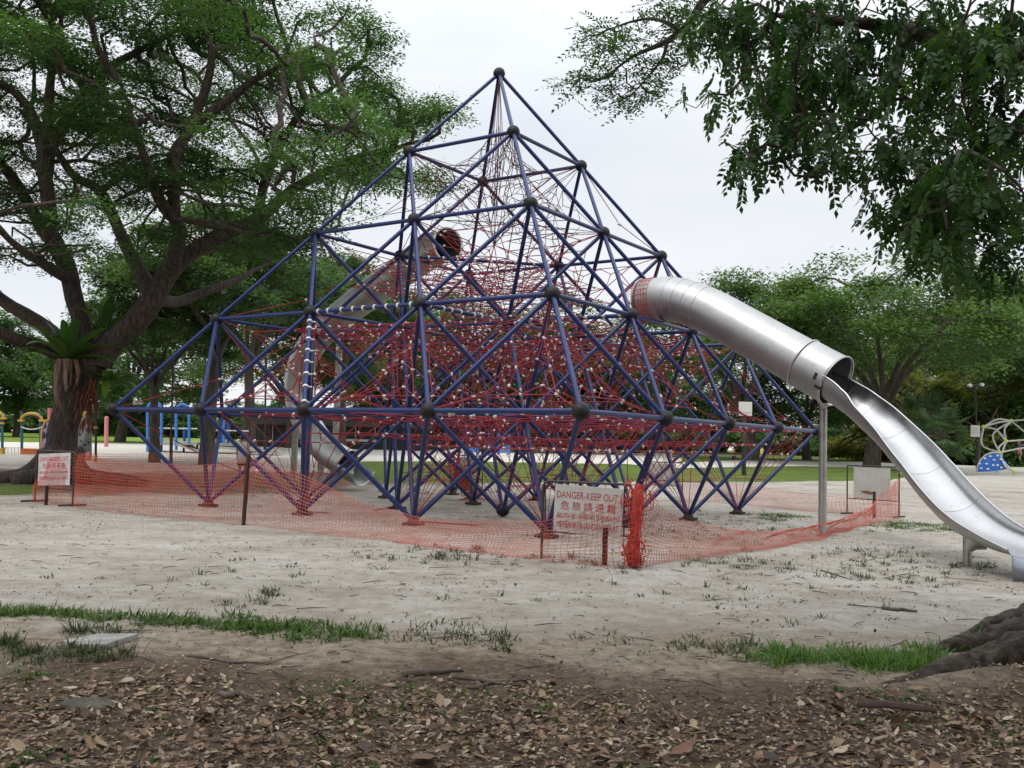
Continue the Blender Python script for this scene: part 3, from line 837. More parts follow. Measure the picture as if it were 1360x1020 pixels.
def pipe_shell(P, r, n=40, thick=0.006):
    """an open pipe with inner and outer wall"""
    T, A, B = frames(P, up=np.array([0, 0, 1.0]))
    th = np.arange(n) * 2 * PI / n; m_ = len(P)
    r = np.broadcast_to(r, (m_,))
    ring = lambda rr: (P[:, None] + (A[:, None] * np.cos(th)[None, :, None] + B[:, None] * np.sin(th)[None, :, None]) * rr[:, None, None]).reshape(-1, 3)
    V = np.vstack([ring(r), ring(r - thick)]); o = m_ * n; F = []
    for i in range(m_ - 1):
        for k in range(n):
            k2 = (k + 1) % n
            F.append((i * n + k, i * n + k2, (i + 1) * n + k2, (i + 1) * n + k))
            F.append((o + i * n + k2, o + i * n + k, o + (i + 1) * n + k, o + (i + 1) * n + k2))
    for k in range(n):
        k2 = (k + 1) % n
        F.append((k2, k, o + k, o + k2)); e = (m_ - 1) * n
        F.append((e + k, e + k2, o + e + k2, o + e + k))
    return V, F
def seam(P, i, r, w=0.012):
    T, A, B = frames(P, up=np.array([0, 0, 1.0]))
    th = np.arange(40) * 2 * PI / 40
    return P[i] + (A[i] * np.cos(th)[:, None] + B[i] * np.sin(th)[:, None]) * r, w

# ---- the slide on the right
base = np.array([4.6, 17.6, 0])
slide = empty('tube_slide', base, 'silver steel slide on the right, closed tube opening into a long curved chute', 'slide', 'steel slides of the pyramid')
def sp(P, n=10): return spline(np.array(P, float), n)
tubeP = sp([(2.72, 20.22, 4.60), (3.25, 19.78, 4.60), (3.85, 19.28, 4.33), (4.55, 18.70, 3.83), (5.10, 18.22, 3.42), (5.50, 17.86, 3.12)], 10)
V, F = pipe_shell(tubeP - base, 0.455)
MB().add(V, F, True).build('slide_tube', M_steel, slide)
mb = MB()
for i in (2, 10, 13, 16, 19):
    R_, w = seam(tubeP, i, 0.457); mb.tube(R_ - base, 0.006, 6, closed=True)
mb.build('tube_seam', M_steel_dull, slide)
R_, w = seam(tubeP, 0, 0.462); MB().tube(R_ - base, 0.022, 8, closed=True).build('entrance_rim', M_steel, slide)
# hood: a slightly wider sleeve; its front half opens to the chute
hoodP = sp([(5.42, 17.93, 3.18), (5.66, 17.72, 3.00), (5.88, 17.50, 2.84)], 6)
V, F = pipe_shell(hoodP - base, 0.475)
hood = MB().add(V, F, True).build('slide_hood', M_steel, slide)
for i in (0,):
    R_, w = seam(hoodP, i, 0.478); MB().tube(R_ - base, 0.016, 8, closed=True).build('hood_collar', M_steel_dull, hood)
R_, w = seam(hoodP, len(hoodP) - 1, 0.478)
MB().tube(R_[0:21] - base, 0.016, 8).build('hood_rim', M_steel, hood)
# the two dark latches on the hood
T, A, B = frames(hoodP, up=np.array([0, 0, 1.0]))
for i, a in ((9, -0.05), (11, -0.40)):
    c = hoodP[i] + (A[i] * math.cos(a) + B[i] * math.sin(a)) * 0.483
    M3 = np.stack([T[i], A[i] * -math.sin(a) + B[i] * math.cos(a), A[i] * math.cos(a) + B[i] * math.sin(a)], axis=1)
    MB().box(c - base, (0.05, 0.13, 0.012) if i == 9 else (0.14, 0.05, 0.012), M=M3).build('latch', M_dark, hood)
# chute: open channel with a rolled rim, turning towards the viewer
# rows: centre of the floor x, y, z ; half width ; side height
chP = sp([(5.52, 17.84, 2.68, 0.432, 0.38), (5.76, 17.61, 2.50, 0.445, 0.43), (6.00, 17.32, 2.275, 0.45, 0.43), (6.22, 16.95, 2.02, 0.455, 0.38), (6.47, 16.25, 1.56, 0.44, 0.34), (6.58, 15.50, 1.12, 0.43, 0.33),
          (6.63, 14.70, 0.70, 0.43, 0.32), (6.66, 13.90, 0.42, 0.43, 0.28), (6.71, 13.10, 0.30, 0.43, 0.20), (6.77, 12.40, 0.27, 0.43, 0.10)], 8)
C3 = chP[:, :3]; T, A, B = frames(C3, up=np.array([0, 0, 1.0]))
prof = []          # (across, up) around a U, outer skin follows 8 mm below
for k in range(25):
    t = -1 + 2 * k / 24
    a = abs(t) ** 0.9 * (1 if t > 0 else -1)
    prof.append((math.sin(a * PI / 2) ** 1 * 1.0, (1 - math.cos(a * PI / 2)) ** 1.05))
prof = np.array(prof)
S = np.sign(prof[:, 0]) * np.abs(prof[:, 0]) ** 0.9
inner = C3[:, None] + A[:, None] * (S[None] * chP[:, 3:4])[:, :, None] + B[:, None] * (prof[None, :, 1] * chP[:, 4:5])[:, :, None]
outer = inner + (-B[:, None] * (1 - prof[None, :, 1:2]) * 0.012 + A[:, None] * (np.sign(S) * prof[:, 1])[None, :, None] * 0.012)
m_, q = inner.shape[:2]
def skin(G, flip):
    V = G.reshape(-1, 3); F = []
    for i in range(m_ - 1):
        for k in range(q - 1):
            f = (i * q + k, i * q + k + 1, (i + 1) * q + k + 1, (i + 1) * q + k)
            F.append(f[::-1] if flip else f)
    return V, F
V1, F1 = skin(inner - base, False); V2, F2 = skin(outer - base, True)
chute = MB().add(V1, F1, True).build('slide_chute', M_steel_in, slide)
MB().add(V2, F2, True).build('chute_underside', M_steel, slide)
for k in (0, q - 1):
    MB().tube((inner[:, k] + outer[:, k]) / 2 - base, 0.017, 10).build('chute_rim', M_steel_in, slide)
for i in (10, 19, 28, 38, 48):
    MB().tube(inner[i, 2:-2] + B[i] * 0.001 - base, 0.0035, 4).build('chute_weld', M_steel_dull, chute)
# end plate folded down to the sand
e = inner[-1]; mb = MB(); n_ = len(e)
dn = np.array([0.02, -0.10, 0]); low = e + dn; low[:, 2] = 0.0
curl = e + dn * 0.7; curl[:, 2] -= 0.05
V = np.vstack([e, curl, low]) - base
mb.add(V, [(r * n_ + k, r * n_ + k + 1, (r + 1) * n_ + k + 1, (r + 1) * n_ + k) for r in range(2) for k in range(n_ - 1)], True)
ep = mb.build('end_plate', mat('slate steel plate', (0.30, 0.33, 0.37), 0.35, 1.0), slide); ep.modifiers.new('t', 'SOLIDIFY').thickness = 0.01  # plate in one even dark slate tone
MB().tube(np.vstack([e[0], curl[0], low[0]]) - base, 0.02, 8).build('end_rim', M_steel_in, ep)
# posts
pA = gnd(1092, 711); pB = gnd(1285, 751)
MB().tube([pA - base + (0, 0, -0.1), pA - base + (0, 0, 1.2), pA - base + (0, 0, 2.34)], 0.072, 20).build('support_post', M_post, slide)
MB().tube([pA - base + (0, 0, 2.30), pA - base + (0, 0, 2.40), pA - base + (0.02, -0.02, 2.47)], [0.05, 0.07, 0.16], 16).build('post_bracket', M_steel_dull, slide)
pB2 = np.array([6.72, 13.75, 0]) * 0 + pB
MB().tube([pB - base + (0, 0, -0.1), pB - base + (0, 0, 0.34)], 0.062, 18).build('support_post', M_post, slide)
MB().tube([pB - base + (0, 0, 0.22), pB - base + (0.03, 0.0, 0.28), pB - base + (0.10, 0, 0.36)], [0.066, 0.10, 0.20], 16).build('post_bracket', M_steel_dull, slide)
# rope guard at the mouth
E = []
T_, A2, B2 = frames(tubeP, up=np.array([0, 0, 1.0]))
for k in range(14):
    a = -PI * 0.60 + 1.05 * PI * k / 13
    dirv = A2[0] * math.cos(a) + B2[0] * math.sin(a)
    E.append((tubeP[0] + dirv * 0.47, tubeP[5] + dirv * 0.465))
for f in (0.0, 1.0, 2.0, 3.0, 4.0, 5.0):
    i0 = int(f)
    for k in range(21):
        q0, q1 = [tubeP[i0] + (A2[i0] * math.cos(-PI * 0.60 + 1.05 * PI * kk / 21) + B2[i0] * math.sin(-PI * 0.60 + 1.05 * PI * kk / 21)) * 0.47 + T_[i0] * (f - i0) * 0.06 for kk in (k, k + 1)]
        E.append((q0, q1))
anchor = node(2, 3, 1) + np.array([-0.15, 0.2, 0.12])
for k in range(20):
    a = -PI * 0.55 + 0.8 * PI * k / 19
    E.append((tubeP[0] + (A2[0] * math.cos(a) + B2[0] * math.sin(a)) * 0.47, anchor + np.array([0, 0.012, 0.035]) * (k - 9)))
V, F = ropes(np.array(E), 0.0048); link('entrance_net', fast_mesh('entrance_net', V - base, F), M_red_mesh, slide)

# ---- the slide at the back, left
base2 = np.array([-7.0, 31.0, 0])
slide2 = empty('tube_slide', base2, 'grey enclosed tube slide curling down behind the left side of the pyramid', 'slide', 'steel slides of the pyramid')
tp = [at(595, 325, 24.6), at(577, 331, 25.1), at(546, 352, 26.0), at(500, 384, 27.5), at(452, 420, 29.0), at(418, 452, 30.0), at(399, 490, 30.6), at(397, 530, 30.8), at(411, 568, 30.5), at(434, 598, 30.0), at(462, 616, 29.6), at(484, 627, 29.2)]
tp = spline(np.array(tp), 8)
V, F = pipe_shell(tp[:-8] - base2, 0.44)
MB().add(V, F, True).build('slide_tube', M_steel_dull, slide2)
mb = MB()
for i in (8, 24, 32, 40, 46, 52, 58, 64, 72):
    R_, w = seam(tp, i, 0.443); mb.tube(R_ - base2, 0.008, 6, closed=True)
mb.build('tube_seam', M_steel_dull, slide2)
R_, w = seam(tp, 0, 0.445); MB().tube(R_ - base2, 0.034, 8, closed=True).build('entrance_rim', mat('pale rim', (0.70, 0.68, 0.66), 0.5), slide2)
# open tail of the tube
T, A, B = frames(tp, up=np.array([0, 0, 1.0])); V = []; F = []
tail = range(len(tp) - 10, len(tp))
for i in tail:
    for k in range(17):
        a = PI + PI * k / 16; V.append(tp[i] + (A[i] * math.cos(a) + B[i] * math.sin(a)) * 0.44 - base2)
for i in range(len(tail) - 1):
    for k in range(16): F.append((i * 17 + k, i * 17 + k + 1, (i + 1) * 17 + k + 1, (i + 1) * 17 + k))
o = MB().add(V, F, True).build('exit_chute', M_steel_dull, slide2); o.modifiers.new('t', 'SOLIDIFY').thickness = 0.012
for (px, yb, yt, Y) in ((393, 640, 470, 31.6), (447, 648, 455, 29.8), (426, 632, 600, 30.4)):
    b = gnd(px, yb); b = at(px, yb, Y); b[2] = float(hz(b[0], b[1])); t = at(px, yt, Y)
    MB().box((b + t) / 2 - base2, (0.17, 0.17, t[2] - b[2])).build('support_post', mat('pale steel post', (0.36, 0.36, 0.33), 0.6, c2=(0.26, 0.26, 0.23), scale=3), slide2)
E = []
for k in range(7):
    a = PI * 1.05 + 0.45 * PI * k / 6; q = tp[0] + (A[0] * math.cos(a) + B[0] * math.sin(a)) * 0.46
    E.append((q, q + np.array([-0.15, -0.1, -0.75]) + RNG.normal(size=3) * 0.08)); E.append((q, tp[6] + (A[6] * math.cos(a) + B[6] * math.sin(a)) * 0.46))
for f in ():
    for k in range(13):
        E.append(tuple(tp[f] + (A[f] * math.cos(PI * 0.85 + 0.55 * PI * kk / 13) + B[f] * math.sin(PI * 0.85 + 0.55 * PI * kk / 13)) * 0.46 for kk in (k, k + 1)))
V, F = ropes(np.array(E), 0.009); link('entrance_net', fast_mesh('entrance_net', V - base2, F), M_red_mesh, slide2)
# ------------------------------------------------------------------ warning boards, stakes and orange netting
M_frame = mat('black painted steel', (0.018, 0.017, 0.018), 0.55, c2=(0.05, 0.035, 0.03), scale=9)
M_board = mat('weathered white board', (0.48, 0.46, 0.43), 0.6, c2=(0.34, 0.325, 0.30), scale=3.5, contrast=(0.35, 0.8))
M_board_pink = mat('sun bleached board', (0.55, 0.50, 0.49), 0.6, c2=(0.42, 0.38, 0.37), scale=4)
M_paint = mat('red stencil paint', (0.42, 0.02, 0.04), 0.6, c2=(0.30, 0.05, 0.06), scale=25)
M_paint_old = mat('faded red stencil paint', (0.48, 0.16, 0.18), 0.7, c2=(0.40, 0.08, 0.10), scale=20)
M_orange = mat('orange plastic netting', (0.62, 0.095, 0.04), 0.6, c2=(0.50, 0.065, 0.03), scale=2)
M_orange.node_tree.nodes['Principled BSDF'].inputs['Subsurface Weight'].default_value = 0.0
M_pink = mat('bleached orange netting', (0.64, 0.115, 0.075), 0.6, c2=(0.56, 0.16, 0.11), scale=2)
M_redroll = mat('red plastic netting', (0.46, 0.035, 0.022), 0.55, c2=(0.33, 0.018, 0.014), scale=3)
M_stake = mat('rusty picket', (0.09, 0.03, 0.022), 0.85, c2=(0.045, 0.02, 0.016), scale=12)
M_rust = mat('rust stain', (0.14, 0.045, 0.02), 0.9, c2=(0.22, 0.10, 0.05), scale=20)

def text_mesh(body, size, name='lettering', align='CENTER', sx=1.0, ext=0.0012):
    cu = bpy.data.curves.new('text_source', 'FONT'); cu.body = body; cu.size = size; cu.align_x = align; cu.align_y = 'CENTER'; cu.extrude = ext; cu.resolution_u = 3
    o = bpy.data.objects.new('text_source', cu); COL.objects.link(o)
    bpy.context.view_layer.update()
    me = bpy.data.meshes.new_from_object(o.evaluated_get(bpy.context.evaluated_depsgraph_get()))
    bpy.data.objects.remove(o); me.name = name
    if len(me.vertices):
        co = np.empty(len(me.vertices) * 3, np.float32); me.vertices.foreach_get('co', co); co = co.reshape(-1, 3)
        w = np.ptp(co[:, 0]); co[:, 0] -= (co[:, 0].min() + co[:, 0].max()) / 2; co[:, 1] -= (co[:, 1].min() + co[:, 1].max()) / 2
        me['w'] = float(w); co[:, 0] *= sx; me.vertices.foreach_set('co', co.ravel()); me.update()
    return me

def barrier(name, p0, p1, h, low, label, cat='warning sign', group=None, feet=True, bev=0.09):
    """steel crowd-barrier frame; returns the empty and its half width. Local x runs from p0 to p1, local -y looks at the viewer."""
    c = (p0 + p1) / 2; d = p1 - p0; w = float(np.linalg.norm(d[:2])); rz = math.atan2(d[1], d[0])
    t = empty(name, c, label, cat, group, rz)
    hw = w / 2
    arc = lambda cx, s: [(cx + s * bev * math.sin(a), 0, h - bev + bev * math.cos(a)) for a in np.linspace(0, PI / 2, 6)]
    pts = [(-hw, 0, 0)] + [p for p in arc(-hw + bev, -1)][::-1] + arc(hw - bev, 1) + [(hw, 0, 0)]
    MB().tube(np.array(pts), 0.018, 10).build('barrier_frame', M_frame, t)
    MB().bar((-hw, 0, low), (hw, 0, low), 0.014, 8).build('cross_bar', M_frame, t)
    if feet:
        for s in (-1, 1): MB().tube([(s * hw - 0.03, -0.28, 0.03), (s * hw, 0, 0.035), (s * hw + 0.03, 0.28, 0.03)], 0.022, 8).build('barrier_foot', M_frame, t)
    return t, hw
def board(t, x0, x1, z0, z1, mt, y=-0.035, tilt=0.0, label=None):
    mb = MB().box((0, 0, 0), (x1 - x0, 0.008, z1 - z0))
    o = mb.build('sign_board', mt, t, ((x0 + x1) / 2, y, (z0 + z1) / 2)); o.rotation_euler = (0, tilt, 0)
    bv = o.modifiers.new('edge', 'BEVEL'); bv.width = 0.003; bv.segments = 2
    return o
def letter(b, body, z, width, size, mt, x=0.0, y=-0.0062, rot=0.0):
    me = text_mesh(body, size)
    if not len(me.vertices): return
    sx = width / max(me['w'], 1e-6) if width else 1.0
    co = np.empty(len(me.vertices) * 3, np.float32); me.vertices.foreach_get('co', co); co = co.reshape(-1, 3); co[:, 0] *= sx
    me.vertices.foreach_set('co', co.ravel()); me.update()
    o = link('lettering', me, mt, b, (x, y, z)); o.rotation_euler = (PI / 2, rot, 0)

# board in front of the pyramid
pL, pR = gnd(719, 742), gnd(838, 751)
sgn, hw = barrier('danger_sign', pL, pR, 1.05, 0.375, 'white danger board with red lettering on black barrier frame, in front of the pyramid', feet=False)
w = 2 * hw; k = w / 119.0
bx0, bx1 = -hw + 17 * k, -hw + 108 * k
b = board(sgn, bx0, bx1, 0.37, 1.005, M_board, tilt=0.03)
bw = bx1 - bx0
letter(b, 'DANGER-KEEP OUT', 0.185, bw * 0.89, 0.135, M_paint, rot=0.0, x=-0.02)
letter(b, '危 險 請 遠 離', 0.045, bw * 0.80, 0.125, M_paint)
letter(b, 'அபாயம் - விலகி நிற்கவும்', -0.09, bw * 0.93, 0.10, M_paint)
letter(b, 'MERBAHAYA-JANGAN DEKAT', -0.225, bw * 0.90, 0.125, M_paint)
MB().bar((-hw + 0.05, -0.02, 0.62), (-hw + 0.02, 0.02, 1.0), 0.012, 6).bar((-hw + 17 * k, 0, 0.375), (-hw + 17 * k, 0, 1.04), 0.012, 8).build('frame_upright', M_frame, sgn)
MB().bar((-hw + 109 * k, 0, 0.375), (-hw + 109 * k, 0, 1.04), 0.012, 8).build('frame_upright', M_frame, sgn)
# board at the far left
pL2, pR2 = gnd(46, 667), gnd(96, 673)
s2, hw2 = barrier('danger_sign', pL2, pR2, 1.12, 0.33, 'pale portrait danger board with faded red lettering beside the big leaning tree')
b2 = board(s2, -hw2 + 0.15, hw2 - 0.10, 0.40, 1.07, M_board_pink, tilt=-0.05)
bw2 = 2 * hw2 - 0.25
for z, tx_, sz, f in ((0.22, 'DANGER-KEEP OUT', 0.13, 0.88), (0.08, '危 險 請 遠 離', 0.12, 0.7), (-0.06, 'அபாயம் - விலகி நிற்கவும்', 0.085, 0.9), (-0.19, 'MERBAHAYA-JANGAN DEKAT', 0.11, 0.9)):
    letter(b2, tx_, z, bw2 * f, sz, M_paint_old)
# blank board on the right, seen from behind
pL3, pR3 = gnd(1125, 683), gnd(1194, 688)
s3, hw3 = barrier('danger_sign', pL3, pR3, 1.22, 0.40, 'blank white board with brown smear on black barrier frame, left of the slide chute', feet=True, bev=0.02)
b3 = board(s3, -hw3 + 0.18, hw3 - 0.2, 0.42, 1.18, M_board)
mb = MB(); pts = [(0.16 * math.cos(a) * (1 + 0.25 * math.sin(3 * a)), 0.045 * math.sin(a) * (1 + 0.3 * math.cos(2 * a + 1))) for a in np.linspace(0, 2 * PI, 22)[:-1]]
mb.prism(pts, lambda u, v: (u, -0.0062, v), lambda u, v: (u, -0.0045, v)); mb.build('rust_smear', M_rust, b3, (-0.08, 0, -0.23))
# the two boards on the far side of the pyramid
pL4, pR4 = gnd(858, 662), gnd(906, 665)
s4, hw4 = barrier('danger_sign', pL4, pR4, 1.10, 0.42, 'blank white board on black frame behind the right feet of the pyramid', feet=False, bev=0.05)
board(s4, -hw4 + 0.1, hw4 - 0.2, 0.44, 1.07, M_board)
pL5, pR5 = gnd(606, 654), gnd(640, 655)
s5, hw5 = barrier('danger_sign', pL5, pR5, 1.12, 0.42, 'blank white board on black frame behind the middle feet of the pyramid', feet=False, bev=0.05)
board(s5, -hw5 + 0.03, hw5 - 0.05, 0.44, 1.08, M_board)

def stake(base, h, lean, label, r=0.035):
    P = np.array([(0, 0, -0.15), (lean * 0.5, 0, h * 0.5), (lean, 0, h)])
    mb = MB()
    for sx_, sy_, wx, wy in ((0, 0, r * 2, r * 0.45), (0, -r * 0.6, r * 0.45, r * 1.2)):
        V = [(p[0] + sx_ + i * wx / 2, p[1] + sy_ + j * wy / 2, p[2]) for p in P for (i, j) in ((-1, -1), (1, -1), (1, 1), (-1, 1))]
        mb.add(V, [(a * 4 + i, a * 4 + (i + 1) % 4, a * 4 + 4 + (i + 1) % 4, a * 4 + 4 + i) for a in range(2) for i in range(4)] + [(8, 9, 10, 11)])
    return tag(mb.build('fence_stake', M_stake, None, base), label, 'stake', 'pickets holding the orange netting')
stake(gnd(323, 697), 1.24, 0.04, 'tall rusty picket standing alone between the two left stretches of netting')
stake(gnd(803, 750), 0.48, 0.0, 'short brown picket under the lettered danger board')
stake(gnd(61, 670), 0.40, 0.0, 'short red brown picket under the faded board by the big tree')
stake(gnd(1161, 687), 0.62, 0.0, 'brown picket in front of the blank board by the chute')

def netting(name, bottoms, heights, label, mt, cell=0.075, vc=0.062, r=0.0040, wob=0.05, lean=0.10, group='stretches of orange barrier netting', seed=0, droop=0.0):
    """plastic mesh hung along a ground line; heights are the top edge above the ground"""
    B = spline(np.c_[np.array(bottoms), np.array(heights)], 14)
    seg = np.linalg.norm(np.diff(B[:, :2], axis=0), axis=1); s = np.r_[0, np.cumsum(seg)]; n_ = int(s[-1] / cell)
    t = np.linspace(0, s[-1], n_ + 1); Q = np.stack([np.interp(t, s, B[:, i]) for i in range(4)], axis=1)
    nv = int(round(1.0 / vc)); d = np.gradient(Q[:, :2], axis=0); d /= np.linalg.norm(d, axis=1)[:, None] + 1e-9; nn = np.stack([-d[:, 1], d[:, 0]], axis=1)
    G = np.zeros((n_ + 1, nv + 1, 3))
    for i in range(n_ + 1):
        full = 1.0; h = Q[i, 3]; slack = max(0.0, full - h)
        for j in range(nv + 1):
            v = j / nv
            w1 = mnoise.noise(Vector((t[i] * 0.9, v * 2.2, seed))); w2 = mnoise.noise(Vector((t[i] * 2.4, v * 4, seed + 7)))
            off = wob * (w1 * 1.5 + w2 * 0.6) + slack * 0.45 * math.sin(PI * v) * (0.6 + 0.5 * w1) + lean * v * (0.5 + w1)
            z = Q[i, 2] + 0.01 + h * (v ** (1 + 0.5 * slack)) + 0.012 * w2 + max(0, 0.02 * slack * w1)
            G[i, j] = (Q[i, 0] + nn[i, 0] * off + d[i, 0] * 0.06 * w1, Q[i, 1] + nn[i, 1] * off + d[i, 1] * 0.06 * w1, max(z, Q[i, 2] + 0.012))
    E = np.concatenate([np.stack([G[:-1], G[1:]], axis=2).reshape(-1, 2, 3), np.stack([G[:, :-1], G[:, 1:]], axis=2).reshape(-1, 2, 3)])
    V, F = ropes(E, r, 3)
    c = Q[0, :3]
    return tag(link(name, fast_mesh(name, V - c, F), mt, None, c), label, 'netting', group)
netting('barrier_netting', [gnd(97, 674), gnd(150, 680), gnd(210, 686), gnd(270, 692), gnd(325, 697)], [1.08, 0.98, 0.97, 1.0, 1.16], 'upright orange netting between the faded board and the tall picket', M_orange, seed=1, wob=0.07)
netting('barrier_netting', [gnd(44, 667), gnd(70, 671), gnd(97, 673)], [1.02, 0.98, 1.06], 'orange netting wrapped behind the faded board beside the big tree', M_orange, seed=2, wob=0.03)
netting('barrier_netting', [gnd(99, 660), gnd(180, 653), gnd(250, 648), gnd(330, 646), gnd(400, 646), gnd(460, 648)], [1.0, 0.98, 1.0, 0.95, 0.8, 0.5], 'farther orange netting behind the left feet of the pyramid', M_orange, seed=3, cell=0.10, vc=0.06, r=0.0042)
netting('barrier_netting', [gnd(327, 697), gnd(380, 703), gnd(440, 711), gnd(506, 717), gnd(572, 728), gnd(639, 735), gnd(718, 743)], [1.16, 0.98, 0.72, 0.48, 0.40, 0.44, 0.5], 'sagging pink orange netting from the tall picket down to the lettered board', M_pink, seed=4, lean=0.05)
netting('barrier_netting', [gnd(716, 745), gnd(760, 748), gnd(800, 752), gnd(842, 754)], [0.5, 0.62, 0.8, 1.0], 'red orange netting draped across the front of the lettered danger board', M_orange, seed=5, wob=0.02, lean=0.0, cell=0.085, vc=0.07, r=0.0034)
netting('barrier_netting', [gnd(848, 753), gnd(900, 745), gnd(970, 736), gnd(1035, 727), gnd(1094, 715), gnd(1150, 698), gnd(1195, 688)], [0.98, 0.58, 0.36, 0.26, 0.26, 0.34, 0.95], 'slumped orange netting running from the red roll to the blank board', M_pink, seed=6, lean=0.0)
netting('barrier_netting', [gnd(1194, 687), gnd(1140, 684), gnd(1088, 681), gnd(1030, 675), gnd(974, 670), gnd(906, 665)], [0.9, 0.5, 0.45, 0.5, 0.6, 0.95], 'low pink netting behind the right feet of the pyramid', M_pink, seed=8, cell=0.09, r=0.0038)
# rolled-up netting tied round the frame's right leg
base = gnd(841, 752); mb = MB()
P = np.array([(0.0, 0, 0.0), (0.0, 0, 0.12), (0.02, 0, 0.3), (0.03, 0, 0.55), (0.04, 0, 0.8), (0.05, 0, 0.98), (0.08, 0, 1.06)])
mb.tube(spline(P, 4), np.interp(np.linspace(0, 1, 25), [0, 0.15, 0.4, 0.7, 1], [0.085, 0.10, 0.06, 0.07, 0.05]), 16, rough=0.5, fr=2.5)
E = []
for i in range(300):
    z = abs(RNG.normal(0, 0.55)) if i < 200 else RNG.uniform(0.0, 1.08); z = min(z, 1.1)
    a = RNG.uniform(0, 2 * PI); rr = (0.10 + 0.04 * math.sin(z * 9)) * RNG.uniform(0.7, 1.1) + (0.07 if z > 0.75 else 0)
    p = np.array([rr * math.cos(a) + 0.04 * z, rr * math.sin(a), z]); q = p + RNG.normal(size=3) * np.array([0.035, 0.035, 0.07]); q[2] = max(q[2], 0.01)
    E.append((p, q))
V, F = ropes(np.array(E), 0.006, 4); mb.add(V, F)
tag(mb.build('netting_roll', M_redroll, None, base), 'bundle of bright red netting tied upright to the right end of the lettered board', 'netting')
# loose heap of netting hung behind the middle feet
base = gnd(612, 664); E = []
for i in range(500):
    t = RNG.random(); p = np.array([-0.25 + 0.6 * t + RNG.normal() * 0.09, RNG.normal() * 0.1, 1.0 - 0.9 * t + RNG.normal() * 0.13]); p[2] = max(p[2], 0.02)
    q = p + RNG.normal(size=3) * 0.1; q[2] = max(q[2], 0.02); E.append((p, q))
V, F = ropes(np.array(E), 0.009, 4)
tag(link('netting_roll', fast_mesh('netting_roll', V, F), M_orange, None, base), 'crumpled orange netting hanging in front of the blank middle board', 'netting')
# ------------------------------------------------------------------ trees
M_bark = mat('rain tree bark', (0.022, 0.015, 0.012), 0.9, c2=(0.13, 0.095, 0.075), scale=6, bump=0.06, bscale=8, stretch=(2.2, 2.2, 0.55), detail=9, contrast=(0.36, 0.74))
M_bark_far = mat('grey brown bark', (0.035, 0.027, 0.02), 0.9, c2=(0.10, 0.08, 0.06), scale=2, stretch=(2, 2, 0.4))
M_bark_pale = mat('pale bark', (0.16, 0.145, 0.115), 0.9, c2=(0.30, 0.28, 0.24), scale=3, stretch=(1, 1, 0.4))
M_leafA = leaf_mat('rain tree leaves', [(0.030, 0.066, 0.026), (0.052, 0.105, 0.038), (0.076, 0.142, 0.048), (0.115, 0.18, 0.058)], 0.5, 0.5, (1.35, 1.6, 0.7), patch=0.35)
M_leafB = leaf_mat('deep green leaves', [(0.035, 0.068, 0.032), (0.062, 0.112, 0.046), (0.092, 0.15, 0.06), (0.13, 0.18, 0.075)], 0.55, 0.5, (1.35, 1.6, 0.7), patch=0.3)
M_leafC = leaf_mat('light green leaves', [(0.035, 0.075, 0.022), (0.065, 0.125, 0.032), (0.095, 0.165, 0.04), (0.14, 0.205, 0.06)], 0.5, 0.45, (1.35, 1.45, 0.8), patch=0.35)
M_leafO = leaf_mat('olive yellow leaves', [(0.08, 0.10, 0.03), (0.13, 0.145, 0.035), (0.19, 0.18, 0.04), (0.24, 0.19, 0.06)], 0.55, 0.5, patch=0.4)
M_leafD = leaf_mat('overhanging leaves', [(0.014, 0.034, 0.014), (0.026, 0.06, 0.020), (0.045, 0.095, 0.028), (0.075, 0.135, 0.038)], 0.42, 0.4, (1.4, 1.7, 0.7), patch=0.9)

def cones(a, b, ra, rb, n=5):
    T = b - a; L = np.linalg.norm(T, axis=1)[:, None] + 1e-9; T = T / L
    h = np.where(np.abs(T[:, 2:3]) < 0.9, np.array([[0, 0, 1.0]]), np.array([[1.0, 0, 0]]))
    A = np.cross(T, h); A /= np.linalg.norm(A, axis=1)[:, None]; B = np.cross(T, A); th = np.arange(n) * 2 * PI / n
    ring = A[:, None] * np.cos(th)[None, :, None] + B[:, None] * np.sin(th)[None, :, None]
    V = np.concatenate([a[:, None] + ring * ra[:, None, None], b[:, None] + T[:, None] * (rb[:, None, None] * 0.5) + ring * rb[:, None, None]], axis=1).reshape(-1, 3)
    base = (np.arange(len(a)) * 2 * n)[:, None]
    F = np.concatenate([base + np.array([[k, (k + 1) % n, n + (k + 1) % n, n + k]]) for k in range(n)])
    return V, F

